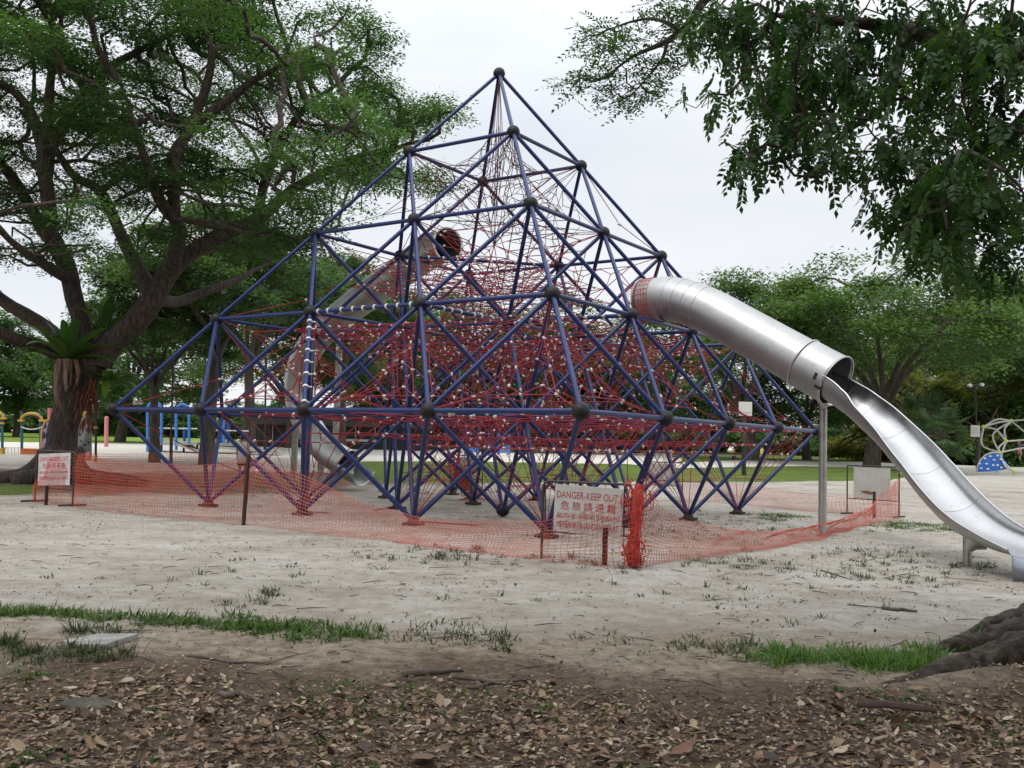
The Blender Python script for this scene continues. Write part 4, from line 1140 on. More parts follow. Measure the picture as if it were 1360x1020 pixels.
def colonize(P0, att, step, kill, iters=120, up=0.0, infl=1e9, rng=RNG):
    P = [p for p in P0]; par = [-1] * len(P)
    P = np.array(P); alive = np.ones(len(att), bool)
    D = np.linalg.norm(att[:, None] - P[None], axis=2); near = D.argmin(1); nd = D.min(1)
    reached = near.copy()
    pts = list(P); parents = list(par)
    for it in range(iters):
        idx = np.where(alive & (nd < infl))[0]
        if len(idx) == 0: break
        arr = np.array(pts); v = att[idx] - arr[near[idx]]; v /= np.linalg.norm(v, axis=1)[:, None] + 1e-9
        u, inv = np.unique(near[idx], return_inverse=True); acc = np.zeros((len(u), 3)); np.add.at(acc, inv, v)
        acc /= np.linalg.norm(acc, axis=1)[:, None] + 1e-9
        acc += rng.normal(0, 0.22, acc.shape); acc[:, 2] += up
        acc /= np.linalg.norm(acc, axis=1)[:, None] + 1e-9
        new = arr[u] + acc * step; k0 = len(pts)
        for p, q in zip(new, u): pts.append(p); parents.append(int(q))
        D = np.linalg.norm(att[:, None] - new[None], axis=2); j = D.argmin(1); d = D[np.arange(len(att)), j]
        imp = d < nd; nd = np.where(imp, d, nd); near = np.where(imp, j + k0, near)
        done = alive & (nd < kill); reached[done] = near[done]; alive &= ~done
    reached[alive] = near[alive]
    return np.array(pts), np.array(parents), reached

def grow(limbs, att, step, kill, r_tip, up=0.0, iters=120, nmin=4, exp=2.3, rmax=0.16, ends=None):
    """limbs: list of (points, radii) already smooth. Returns branch mesh arrays and where each attractor hangs"""
    L0 = np.vstack([l[0][:: max(1, len(l[0]) // 14)] for l in limbs])
    P, par, reach = colonize(L0, att, step, kill, iters, up)
    n0 = len(L0); load = np.zeros(len(P)); np.add.at(load, reach, 1.0)
    for i in range(len(P) - 1, n0 - 1, -1): load[par[i]] += load[i]
    R = r_tip * np.maximum(load, 0.6) ** (1 / exp); R = np.minimum(R, rmax)
    i = np.arange(n0, len(P)); ok = load[i] > 0; i = i[ok]
    ra = np.where(par[i] >= n0, R[par[i]], R[i] * 1.1); ra = np.minimum(ra, R[i] * 1.6)
    big = R[i] > r_tip * 3.5
    parts = []
    for sel, n_ in ((big, 7), (~big, nmin)):
        if sel.any(): parts.append(cones(P[par[i[sel]]], P[i[sel]], ra[sel], R[i[sel]], n_))
    V = np.vstack([p[0] for p in parts]); off = 0; F = []
    for p in parts: F += (p[1] + off).tolist(); off += len(p[0])
    return V, F, P[reach]

def sprays(C, k, rad, flat, L, W, tilt=0.35, droop=0.15):
    """k flat leaves round each centre"""
    n_ = len(C); i = np.repeat(np.arange(n_), k)
    a = RNG.uniform(0, 2 * PI, n_ * k); r = np.sqrt(RNG.random(n_ * k)) * rad * RNG.uniform(0.75, 1.25, n_)[i]
    tl = RNG.normal(0, 0.25, (n_, 2))
    x, y = np.cos(a) * r, np.sin(a) * r
    z = RNG.normal(0, flat, n_ * k) - droop * (r / rad) ** 2 * rad + tl[i, 0] * x + tl[i, 1] * y
    P = C[i] + np.stack([x, y, z], axis=1)
    b = a + RNG.normal(0, 0.9, n_ * k)
    U = np.stack([np.cos(b), np.sin(b), RNG.normal(-0.15, tilt, n_ * k)], axis=1)
    N = np.stack([RNG.normal(0, tilt, n_ * k), RNG.normal(0, tilt, n_ * k), np.ones(n_ * k)], axis=1)
    return leaves(P, U, N, L * RNG.uniform(0.6, 1.3, n_ * k), W * RNG.uniform(0.7, 1.25, n_ * k))

def limb_mesh(mb, limbs, o, rough=0.10, n=14):
    for P, r in limbs: mb.tube(P - o, r, n, rough=rough)
def limb(pts, rad, n=7, jit=0.0):
    P = spline(np.array(pts, float), n); r = np.interp(np.linspace(0, 1, len(P)), np.linspace(0, 1, len(rad)), rad)
    if jit:
        for i in range(1, len(P) - 1): P[i] += np.array(mnoise.noise_vector(Vector(P[i] * 0.7))) * jit * min(1, r[i] * 6 + 0.3)
    return P, r

# ---- the great leaning rain tree on the left
DA = 29.0
def A(px, py, dy=0.0): return at(px, py, DA + dy)
rootA = A(78, 640); rootA[2] = 0.0
lim = [
    limb([rootA + (0, 0, -0.3), A(79, 615), A(81, 590), A(85, 560), A(97, 522), A(112, 495), A(123, 474)], [0.80, 0.56, 0.44, 0.42, 0.44, 0.47, 0.50], 7, 0.05),
    limb([A(118, 486), A(113, 455), A(108, 428), A(97, 388), A(86, 350, -.3), A(73, 322, -.5), A(65, 300, -.8), A(56, 222, -1.2), A(64, 150, -1.5), A(70, 60, -2), A(60, -40, -2)], [0.40, 0.30, 0.28, 0.27, 0.26, 0.25, 0.23, 0.19, 0.14, 0.10, 0.05], 6, 0.12),
    limb([A(128, 486), A(153, 453), A(184, 424), A(206, 392), A(229, 353, .3), A(275, 323, .6), A(338, 291, 1), A(389, 254, 1.3), A(460, 216, 1.6), A(520, 196, 2)], [0.46, 0.38, 0.36, 0.34, 0.30, 0.25, 0.21, 0.16, 0.11, 0.05], 6, 0.10),
    limb([A(227, 356), A(240, 310, -1), A(233, 285, -1.5), A(229, 212, -2), A(255, 168, -2.2), A(276, 102, -2.6), A(275, 40, -3), A(250, -20, -3)], [0.24, 0.21, 0.19, 0.16, 0.14, 0.11, 0.08, 0.04], 6, 0.12),
    limb([A(204, 392), A(182, 350, 1), A(166, 322, 1.5), A(135, 257, 2), A(97, 233, 2), A(66, 190, 2.2), A(30, 150, 2.5)], [0.26, 0.22, 0.2, 0.17, 0.14, 0.1, 0.05], 6, 0.12),
    limb([A(112, 482, .6), A(72, 444, 1.5), A(35, 418, 2.0), A(0, 396, 2.5), A(-60, 350, 3), A(-130, 300, 4)], [0.34, 0.25, 0.22, 0.20, 0.15, 0.08], 6, 0.12),
    limb([A(108, 482, 0.5), A(60, 462, -0.5), A(0, 440, -1.5), A(-60, 400, -2.5), A(-140, 360, -3)], [0.28, 0.19, 0.16, 0.13, 0.06], 6, 0.12),
    limb([A(70, 318), A(44, 281, .6), A(14, 235, 1), A(-20, 180, 1.5), A(-60, 110, 2)], [0.22, 0.19, 0.17, 0.12, 0.05], 6, 0.1),
    limb([A(58, 235), A(70, 190, .3), A(100, 140, .5), A(118, 122, .6), A(146, 90, .8), A(203, 60, 1.2), A(260, 20, 1.6)], [0.24, 0.2, 0.17, 0.16, 0.13, 0.1, 0.04], 6, 0.1),
    limb([A(116, 124, .6), A(95, 90, .4), A(80, 50, 0), A(82, 0, -.5)], [0.14, 0.11, 0.09, 0.04], 6, 0.1),
    limb([A(60, 215, -1), A(40, 150, -1.5), A(10, 115, -2), A(-40, 90, -3)], [0.18, 0.14, 0.1, 0.05], 6, 0.1),
    limb([A(258, 164, -2.2), A(320, 120, -2.5), A(360, 95, -3), A(420, 60, -3.4)], [0.15, 0.11, 0.07, 0.03], 6, 0.1),
    limb([A(340, 290, 1), A(365, 210, .5), A(400, 150, 0), A(450, 110, -.5)], [0.16, 0.13, 0.1, 0.04], 6, 0.12),
    limb([A(262, 332, .5), A(300, 325, 2), A(380, 320, 3.5), A(450, 300, 5)], [0.2, 0.16, 0.12, 0.05], 6, 0.12),
    limb([A(205, 395, .5), A(240, 398, 2.5), A(310, 372, 4.5), A(360, 350, 6)], [0.24, 0.18, 0.12, 0.05], 6, 0.12),
    limb([A(232, 290, -1.5), A(205, 250, -2.5), A(180, 170, -3.5), A(160, 110, -4)], [0.18, 0.14, 0.1, 0.04], 6, 0.1),
    limb([A(92, 370), A(60, 350, -2), A(30, 330, -4), A(-20, 290, -6)], [0.2, 0.15, 0.1, 0.04], 6, 0.1),
]
def right_edge(y): return float(np.interp(y, [-200, -60, 0, 25, 60, 100, 130, 150, 185, 220, 262, 300, 340], [330, 365, 395, 490, 510, 500, 525, 560, 556, 545, 555, 520, 470]))
cl = []
while len(cl) < 400:
    px, py = RNG.uniform(-420, 590), RNG.uniform(-230, 345)
    if px > right_edge(py) - 14: continue
    if py > 270 + 60 * mnoise.noise(Vector((px * 0.01, 2, 0))) and RNG.random() < 0.45: continue
    dy = RNG.normal(0, 4.2); dy = max(-7, min(9, dy))
    cl.append(np.r_[at(px, py, DA + dy), RNG.uniform(0.65, 1.5)])
for px, py, dy in ((575, 142, 0), (590, 150, -.5), (560, 232, 0), (575, 248, .5), (545, 160, 0), (500, 45, -1), (505, 62, -1), (450, 20, -2), (480, 110, 0), (415, 30, -1), (300, 10, 0), (350, 40, 0), (380, 80, 1), (330, 140, 2), (420, 140, 0), (450, 180, 1), (500, 200, 1)):
    cl.append(np.r_[A(px, py, dy), 0.8])
att = []
for c in cl:
    k = int(9 + 9 * c[3] ** 2)
    q = RNG.normal(size=(k, 3)); q /= np.linalg.norm(q, axis=1)[:, None]; q *= RNG.random((k, 1)) ** 0.4
    att.append(c[:3] + q * np.array([c[3], c[3], c[3] * 0.26]))
att = np.vstack(att)
treeA = empty('rain_tree', rootA, 'huge leaning rain tree with spreading limbs at the far left, fern in its fork', 'tree')
V, F, hang = grow(lim, att, 0.55, 0.6, 0.0145, up=0.06, iters=60, rmax=0.095)
mb = MB(); limb_mesh(mb, lim, rootA); mb.add(V - rootA, F, True)
# flaring roots
for a, Lr in ((3.0, 5.0), (3.5, 3.4), (-0.2, 3.2), (-1.1, 1.8), (-1.9, 1.6), (2.3, 2.6), (0.5, 3.0)):
    d = np.array([math.cos(a), math.sin(a), 0])
    mb.tube(spline(np.array([(0, 0, 0.85) + d * 0.25, (0, 0, 0.26) + d * 0.75, (0, 0, 0.10) + d * 1.6, (0, 0, 0.05) + d * Lr * 0.75, (0, 0, -0.15) + d * Lr]), 5), np.interp(np.linspace(0, 1, 21), [0, .3, 1], [0.30, 0.24, 0.07]), 10, rough=0.3)
mb.build('trunk', M_bark, treeA)
V, F = sprays(att, 56, 0.54, 0.07, 0.13, 0.055)
link('crown', fast_mesh('crown', V - rootA, F), M_leafA, treeA)

# bird's nest ferns in its fork
M_fern = leaf_mat('fern fronds', [(0.03, 0.075, 0.02), (0.05, 0.12, 0.03), (0.08, 0.16, 0.035), (0.11, 0.18, 0.04)], 0.4, 0.35)
M_deadfern = mat('dead fern skirt', (0.10, 0.05, 0.03), 0.9, c2=(0.26, 0.18, 0.13), scale=4, stretch=(3, 3, 0.6))
M_rustfern = mat('rust coloured fern', (0.16, 0.035, 0.012), 0.85, c2=(0.08, 0.02, 0.01), scale=6)
def frond(mb, o, az, el, L, w, bend):
    P = []; p = np.array(o, float); n_ = 9
    for i in range(n_ + 1):
        e = el - bend * (i / n_) ** 1.3
        P.append(p.copy()); p = p + np.array([math.cos(az) * math.cos(e), math.sin(az) * math.cos(e), math.sin(e)]) * L / n_
    s = np.array([-math.sin(az), math.cos(az), 0]); V = []; F = []
    for i in range(n_ + 1):
        t = i / n_; ww = w * (0.25 + 0.75 * math.sin(PI * min(1, 0.12 + 0.86 * t))) * (0.98 if t < 0.97 else 0.25)
        wv = 0.05 * math.sin(t * 15 + az * 5)
        up_ = np.array([0, 0, ww * (0.35 + wv)])
        V += [P[i] - s * ww + up_, P[i], P[i] + s * ww + up_]
    for i in range(n_):
        b = i * 3; F += [(b, b + 1, b + 4, b + 3), (b + 1, b + 2, b + 5, b + 4)]
    mb.add(V, F, True)
def fern(o, n_, L, label, skirt=True, el0=0.3):
    f = empty('birds_nest_fern', o, label, 'fern', 'ferns growing on the rain tree')
    mb = MB()
    for i in range(n_):
        az = 2 * PI * i / n_ * 2.618 + RNG.normal(0, 0.15); t = i / n_
        frond(mb, (0.06 * math.cos(az), 0.06 * math.sin(az), 0), az, el0 + 1.0 * t + RNG.normal(0, .1), L * RNG.uniform(0.75, 1.1), 0.16, 1.3 - 0.7 * t + RNG.normal(0, .15))
    mb.build('frond', M_fern, f)['kind'] = 'stuff'
    if skirt:
        mb = MB()
        for i in range(34):
            az = RNG.uniform(0, 2 * PI); r = RNG.uniform(0.15, 0.42); L_ = RNG.uniform(0.7, 1.5)
            p = np.array([math.cos(az) * r, math.sin(az) * r, 0.05]); q = p + np.array([math.cos(az) * 0.12, math.sin(az) * 0.12, -L_ * .5]); e = p + np.array([RNG.normal() * .05, RNG.normal() * .05, -L_])
            P = spline([p, q, e], 4); s = np.array([-math.sin(az), math.cos(az), 0.0]) * 0.07
            V = np.vstack([P - s * np.linspace(1, .2, len(P))[:, None], P + s * np.linspace(1, .2, len(P))[:, None]]); m_ = len(P)
            mb.add(V, [(k, k + 1, m_ + k + 1, m_ + k) for k in range(m_ - 1)], True)
        mb.build('dead_skirt', M_deadfern, f)
    return f
fern(A(89, 480, -0.6), 30, 1.75, 'large bird nest fern with long fronds and a brown dead skirt')
fern(A(139, 440, -0.15), 9, 1.1, 'small pale fern standing inside the fork of the rain tree', False, 0.9)
fern(A(146, 505, 0.1), 16, 1.15, 'shaded fern drooping on the right side of the rain tree trunk', False, -0.2)
mb = MB()
for i in range(40):
    p = np.array([RNG.normal() * 0.14, RNG.normal() * 0.14, RNG.uniform(-0.9, 0.35)]); frond(mb, p, RNG.uniform(0, 6.3), -1.2, 0.5, 0.04, 0.3)
tag(mb.build('dead_fern', M_rustfern, None, A(119, 518, -0.45)), 'rust coloured dead fern hanging on the right of the rain tree trunk', 'fern', 'ferns growing on the rain tree')

# ---- generic park trees (own trunk and crown; several kinds, copied along the back)
def park_tree(kind, H, Rc, tr, n_cl, leafmat, L, W, seed, under=0.35, flat=0.35, dens=1.0, bark=None, forks=4, spray_k=26):
    """tree at the origin: umbrella or rounded crown"""
    global RNG
    RNG = np.random.default_rng(seed)
    z0 = H * under; base_ang = RNG.uniform(0, 6.3)
    lean = RNG.normal(0, 0.35, 2)
    fork = np.array([lean[0], lean[1], z0 * 0.75])
    lim = [limb([(0, 0, -0.3), (lean[0] * .3, lean[1] * .3, z0 * 0.35), fork], [tr * 1.5, tr, tr * 0.85], 6, 0.05)]
    for i in range(forks):
        a = base_ang + 2 * PI * i / forks + RNG.normal(0, .3); d = np.array([math.cos(a), math.sin(a), 0]); s = RNG.uniform(0.45, 0.75)
        lim.append(limb([fork, fork + d * Rc * s * .3 + (0, 0, (H - z0) * .28), fork + d * Rc * s * .75 + (0, 0, (H - z0) * .5), fork + d * Rc * s * 1.15 + (0, 0, (H - z0) * .66)], [tr * .6, tr * .45, tr * .3, tr * .1], 5, 0.12))
    lim.append(limb([fork, fork + (0.3, 0.2, (H - z0) * .4), fork + (RNG.normal() * .5, RNG.normal() * .5, H - z0 * 0.95 - (H - z0) * .2)], [tr * .55, tr * .35, tr * .1], 5, 0.12))
    att = []
    for i in range(n_cl):
        th = RNG.uniform(0, 2 * PI); rr = math.sqrt(RNG.random()) * Rc
        top = H - (H - z0) * (0.62 if kind == 'umbrella' else 0.85) * (rr / Rc) ** 2.2
        lowz = z0 + (H - z0) * (0.30 if kind == 'umbrella' else -0.05) * (1 - 0.5 * rr / Rc)
        z = top - (top - lowz) * RNG.random() ** (1.5 if kind == 'umbrella' else 1.0)
        s = RNG.uniform(0.7, 1.5) * Rc / 6
        k = int(8 * dens) + 3
        q = RNG.normal(size=(k, 3)); q /= np.linalg.norm(q, axis=1)[:, None]; q *= RNG.random((k, 1)) ** .4
        att.append(np.array([rr * math.cos(th) + lean[0], rr * math.sin(th) + lean[1], z]) + q * np.array([s, s, s * flat]))
    att = np.vstack(att)
    V, F, _ = grow(lim, att, Rc * 0.10, Rc * 0.11, 0.016, up=0.05, iters=40, nmin=3)
    mb = MB(); limb_mesh(mb, lim, np.zeros(3), 0.1, 10); mb.add(V, F, True)
    trunk = mb.mesh('trunk'); trunk.materials.append(bark or M_bark_far)
    V, F = sprays(att, spray_k, Rc * 0.13, Rc * 0.022, L, W, 0.45)
    crown = fast_mesh('crown', V, F); crown.materials.append(leafmat)
    return trunk, crown
K = {}
K['umbrella'] = park_tree('umbrella', 14.5, 9.5, 0.42, 95, M_leafC, 0.34, 0.16, 21, spray_k=40, forks=5)
K['dark'] = park_tree('round', 13.5, 6.5, 0.36, 95, M_leafB, 0.34, 0.17, 22, under=0.30, flat=0.55, spray_k=32)
K['tall'] = park_tree('umbrella', 14.5, 6.0, 0.34, 80, M_leafB, 0.32, 0.16, 27, under=0.52, flat=0.4, spray_k=32)
K['green'] = park_tree('round', 12.0, 5.5, 0.28, 80, M_leafA, 0.32, 0.16, 23, under=0.28, flat=0.5, spray_k=30)
K['olive'] = park_tree('round', 11.0, 4.2, 0.20, 62, M_leafO, 0.28, 0.13, 24, under=0.25, flat=0.6, bark=M_bark_pale, spray_k=28)
K['bush'] = park_tree('round', 4.2, 3.2, 0.10, 46, M_leafB, 0.30, 0.15, 25, under=0.06, flat=0.8, forks=5, spray_k=30)
K['olivebush'] = park_tree('round', 4.6, 3.0, 0.08, 50, M_leafO, 0.26, 0.13, 28, under=0.06, flat=0.9, forks=5, spray_k=30)
K['greenbush'] = park_tree('round', 3.4, 3.0, 0.08, 42, M_leafC, 0.26, 0.13, 26, under=0.06, flat=0.8, forks=5, spray_k=30)
RNG = np.random.default_rng(99)
def plant(name, kind, px, Y, s, rz, label, cat='tree', group=None, sz=None):
    p = at(px, 600, Y); p[2] = float(hz(p[0], p[1])) - 0.05
    t = empty(name, p, label, cat, group, rz); t.scale = (s, s, sz or s)
    link('trunk', K[kind][0], None, t); link('crown', K[kind][1], None, t)
    return t
G1 = 'trees standing beyond the playground'
# left background, seen under and through the big tree
plant('park_tree', 'tall', 275, 46, 0.86, 0.4, 'dark tree with reddish trunk just behind the left pyramid corner', group=G1)
plant('park_tree', 'tall', 206, 47, 0.62, 1.9, 'slim leaning tree beside the blue arches on the left', group=G1)
plant('park_tree', 'dark', 158, 78, 1.0, 2.2, 'dark tree directly behind the grey rock wall', group=G1)
plant('park_tree', 'green', 20, 92, 0.95, 4.0, 'grey green tree behind the yellow arched play frame', group=G1)
plant('park_tree', 'dark', -70, 88, 1.15, 5.1, 'dark tree at the left edge of the picture beyond the play frame', group=G1)
plant('park_tree', 'green', 95, 112, 1.1, 0.9, 'far green tree seen behind the base of the great rain tree', group=G1)
plant('park_tree', 'umbrella', 385, 74, 0.74, 3.0, 'spreading tree behind the curl of the grey tube slide', group=G1)
plant('park_tree', 'tall', 330, 62, 0.98, 3.6, 'dark tree left of the grey tube slide behind the leaning trunk', group=G1)
plant('park_tree', 'tall', 452, 68, 0.95, 1.2, 'dark tree directly above the bend of the grey tube slide', group=G1)
plant('park_tree', 'green', 505, 88, 0.9, 5.6, 'middle green tree just right of the grey tube slide', group=G1)
# behind the pyramid
plant('park_tree', 'dark', 575, 105, 1.0, 2.6, 'dark tree far behind the middle of the pyramid, left one', group=G1)
plant('park_tree', 'umbrella', 690, 92, 0.92, 0.3, 'broad tree behind the centre of the pyramid', group=G1)
plant('park_tree', 'green', 775, 110, 1.1, 1.5, 'green tree behind the pyramid, seen below the right beams', group=G1)
plant('park_tree', 'dark', 640, 118, 1.1, 4.4, 'far dark tree behind the ropes at the pyramid centre', group=G1)
plant('park_tree', 'dark', 845, 100, 0.86, 3.9, 'dark tree beneath the mouth of the silver slide', group=G1)
plant('park_tree', 'dark', 545, 96, 1.22, 0.8, 'tall dark tree behind the left half of the rope nets', group=G1)
plant('park_tree', 'dark', 612, 84, 1.08, 2.0, 'dark round tree behind the rope nets, just left of the centre', group=G1)
plant('park_tree', 'green', 742, 88, 1.2, 4.9, 'round green tree behind the right half of the rope nets', group=G1)
plant('park_tree', 'dark', 812, 90, 1.02, 5.7, 'dark tree behind the nets below the mouth of the silver slide', group=G1)
# right
plant('rain_tree', 'umbrella', 1157, 66, 1.06, 1.1, 'broad light green umbrella tree right behind the silver slide', 'tree', sz=1.02)
plant('rain_tree', 'umbrella', 1000, 74, 1.0, 4.2, 'light green umbrella tree whose trunk stands by the square sign', 'tree', sz=1.0)
plant('park_tree', 'dark', 1072, 82, 0.86, 0.1, 'dark thick trunked tree left of the slide post', group=G1)
plant('park_tree', 'green', 945, 104, 0.95, 2.0, 'mid green tree behind the long table', group=G1)
plant('park_tree', 'olive', 1215, 100, 1.1, 5.0, 'olive tree behind the upper part of the chute', group=G1)
plant('park_tree', 'olive', 1258, 98, 1.2, 2.9, 'pale trunked olive tree left of the twin lamp', group=G1)
plant('park_tree', 'olive', 1345, 102, 1.25, 0.7, 'yellowing olive tree right of the twin lamp behind the dome', group=G1)
plant('park_tree', 'green', 1310, 104, 1.15, 3.3, 'tall green tree behind the twin lamp', group=G1)
plant('park_tree', 'dark', 1420, 92, 1.15, 1.4, 'dark tree at the right edge of the picture behind the dome', group=G1)
plant('rain_tree', 'umbrella', 1400, 84, 1.15, 5.5, 'light green tree reaching in from the right edge above the dome', 'tree')
plant('rain_tree', 'umbrella', 1300, 122, 1.45, 2.4, 'farther light green umbrella tree rising over the chute', 'tree')
# understorey
ub = 'shrubs closing the back of the park'
for kind, px, Y, s, lb in (('bush', -60, 120, 1.5, 'dark shrub at the left end of the far lawn'), ('greenbush', 30, 125, 1.6, 'light shrub behind the yellow arches'), ('bush', 110, 128, 1.6, 'dark shrub seen right of the grey rock wall'),
        ('greenbush', 165, 118, 1.4, 'light shrub between the pink post and the blue arches'), ('bush', 215, 120, 1.6, 'dark shrub behind the first blue arch'), ('greenbush', 262, 124, 1.5, 'light shrub behind the second blue arch'), ('greenbush', 318, 120, 1.6, 'light shrub behind the sloping ramp'),
        ('bush', 392, 124, 1.5, 'dark shrub left of the low pavilion'), ('greenbush', 470, 92, 0.9, 'light green hedge shrub in front of the low pavilion'), ('greenbush', 540, 96, 1.0, 'light green shrub right of the low pavilion'), ('greenbush', 585, 128, 1.7, 'light shrub left of the blue play tower'),
        ('bush', 655, 132, 1.8, 'dark shrub behind the blue play tower'), ('greenbush', 725, 130, 1.7, 'light shrub right of the blue play tower'), ('bush', 790, 126, 1.7, 'dark shrub behind the lettered board'), ('greenbush', 850, 118, 1.6, 'light shrub behind the right half of the pyramid'), ('greenbush', 905, 124, 1.6, 'light shrub left of the long table'),
        ('olivebush', 1198, 86, 1.9, 'tall olive shrub behind the middle of the chute'), ('olivebush', 1268, 84, 1.7, 'tall olive shrub just left of the twin lamp'), ('greenbush', 1312, 86, 2.2, 'tall light shrub just right of the twin lamp'), ('olivebush', 1352, 88, 2.0, 'tall olive shrub behind the dome climber'),
        ('bush', 965, 116, 1.6, 'dark shrub behind the long table'), ('greenbush', 1030, 112, 1.4, 'light shrub behind the person in yellow'), ('greenbush', 1090, 116, 1.6, 'light shrub behind the slide post'), ('bush', 1140, 110, 1.6, 'dark shrub behind the green notice board'), ('greenbush', 1190, 104, 1.6, 'light shrub under the chute'),
        ('greenbush', 1240, 92, 1.7, 'light shrub behind the fan palm'), ('greenbush', 1282, 88, 1.3, 'light shrub behind the twin lamp base'), ('greenbush', 1325, 90, 1.4, 'light shrub behind the blue climbing panel'), ('bush', 1375, 92, 1.5, 'dark shrub behind the pink climber')):
    plant('shrub', kind, px, Y, s, px * 0.7, lb, 'shrub', ub)

# fan palm on the right
def palm(p, H, n_, Lf, label):
    t = empty('fan_palm', p, label, 'palm')
    MB().tube([(0, 0, -.2), (0.05, 0, H * .5), (0, 0, H)], [0.16, 0.13, 0.12], 10, rough=0.15).build('trunk', M_bark_far, t)
    C, U, N, L = [], [], [], []; mb = MB()
    for i in range(n_):
        az = i * 2.4; el = 1.2 - 1.9 * i / n_; d = np.array([math.cos(az) * math.cos(el), math.sin(az) * math.cos(el), math.sin(el)])
        hub = np.array([0, 0, H]) + d * Lf * 0.65; mb.bar((0, 0, H), hub, 0.025, 5)
        s = np.array([-math.sin(az), math.cos(az), 0]); nrm = np.cross(d, s)
        for k in range(19):
            a = -2.0 + 4.0 * k / 18; u = d * math.cos(a) + s * math.sin(a) + np.array([0, 0, -0.35])
            C.append(hub); U.append(u); N.append(nrm + RNG.normal(size=3) * .15); L.append(Lf * 0.62 * (1 - 0.25 * abs(a) / 2))
    mb.build('petiole', M_bark_far, t)
    V, F = leaves(np.array(C), np.array(U), np.array(N), np.array(L), 0.13); link('crown', fast_mesh('crown', V, F), M_palm, t)
M_palm = leaf_mat('palm fans', [(0.03, 0.065, 0.03), (0.055, 0.10, 0.045), (0.09, 0.14, 0.07)], 0.4, 0.3)
for px, Y, H, lb in ((1247, 58, 2.2, 'bushy fan palm behind the lower chute'), (1228, 64, 3.4, 'taller fan palm partly hidden by the chute')):
    q = at(px, 610, Y); q[2] = float(hz(q[0], q[1])); palm(q, H, 22, 1.9, lb)

# ---- the tree the viewer stands beneath: trunk just outside the right edge, its boughs hanging into the picture
rootD = np.array([4.75, 7.0, 0.0])
treeD = empty('shade_tree', rootD, 'near tree with dark drooping foliage at the upper right and roots at the lower right', 'tree')
Dt = lambda px, py, d: at(px, py, d)
lim = [limb([rootD + (0, 0, -.3), rootD + (0.0, 0, .5), rootD + (.05, .05, 2.0), rootD + (.1, .1, 3.6)], [.95, .62, .52, .5], 8, .04),
       limb([rootD + (.1, .1, 3.3), Dt(1420, 95, 7.2), Dt(1345, 78, 7.4), Dt(1280, 62, 7.6), Dt(1200, 40, 7.8), Dt(1110, 28, 7.6), Dt(1030, 20, 7.4)], [.30, .16, .12, .08, .06, .04, .02], 7, .05),
       limb([rootD + (.1, .1, 3.4), Dt(1450, -70, 6.8), Dt(1350, -40, 6.9), Dt(1250, -70, 7), Dt(1100, -60, 7.4), Dt(1000, -40, 8)], [.28, .11, .09, .07, .05, .03], 7, .05),
       limb([Dt(1420, 95, 7.2), Dt(1350, 170, 7.3), Dt(1290, 205, 7.2), Dt(1220, 240, 7.0)], [.10, .07, .045, .018], 7, .05),
       limb([Dt(1200, 40, 7.8), Dt(1180, 130, 7.6), Dt(1130, 170, 7.4), Dt(1080, 200, 7.2), Dt(1030, 215, 7.0)], [.05, .03, .022, .016, .009], 7, .05),
       limb([Dt(1000, -40, 8), Dt(940, -5, 9.5), Dt(915, 30, 10), Dt(885, 54, 10.2), Dt(840, 75, 10.4), Dt(800, 105, 10.5)], [.05, .05, .042, .034, .018, .010], 7, .03),
       limb([Dt(905, 40, 10), Dt(870, 25, 10.2), Dt(840, 28, 10.3), Dt(810, 38, 10.4)], [.03, .02, .014, .008], 6, .03),
       limb([Dt(885, 54, 10.2), Dt(880, 75, 10.2), Dt(868, 92, 10.2), Dt(840, 125, 10.3)], [.022, .017, .012, .007], 6, .03),
       limb([rootD + (.1, .1, 3.5), rootD + (-1, -1.5, 5.6), rootD + (-3, -3.5, 7), rootD + (-6, -5, 8)], [.4, .26, .18, .06], 6, .1),
       limb([rootD + (.1, .1, 3.5), rootD + (1, 1.5, 5.6), rootD + (2, 3.5, 7), rootD + (4, 6, 8)], [.36, .24, .16, .06], 6, .1)]
spots = []
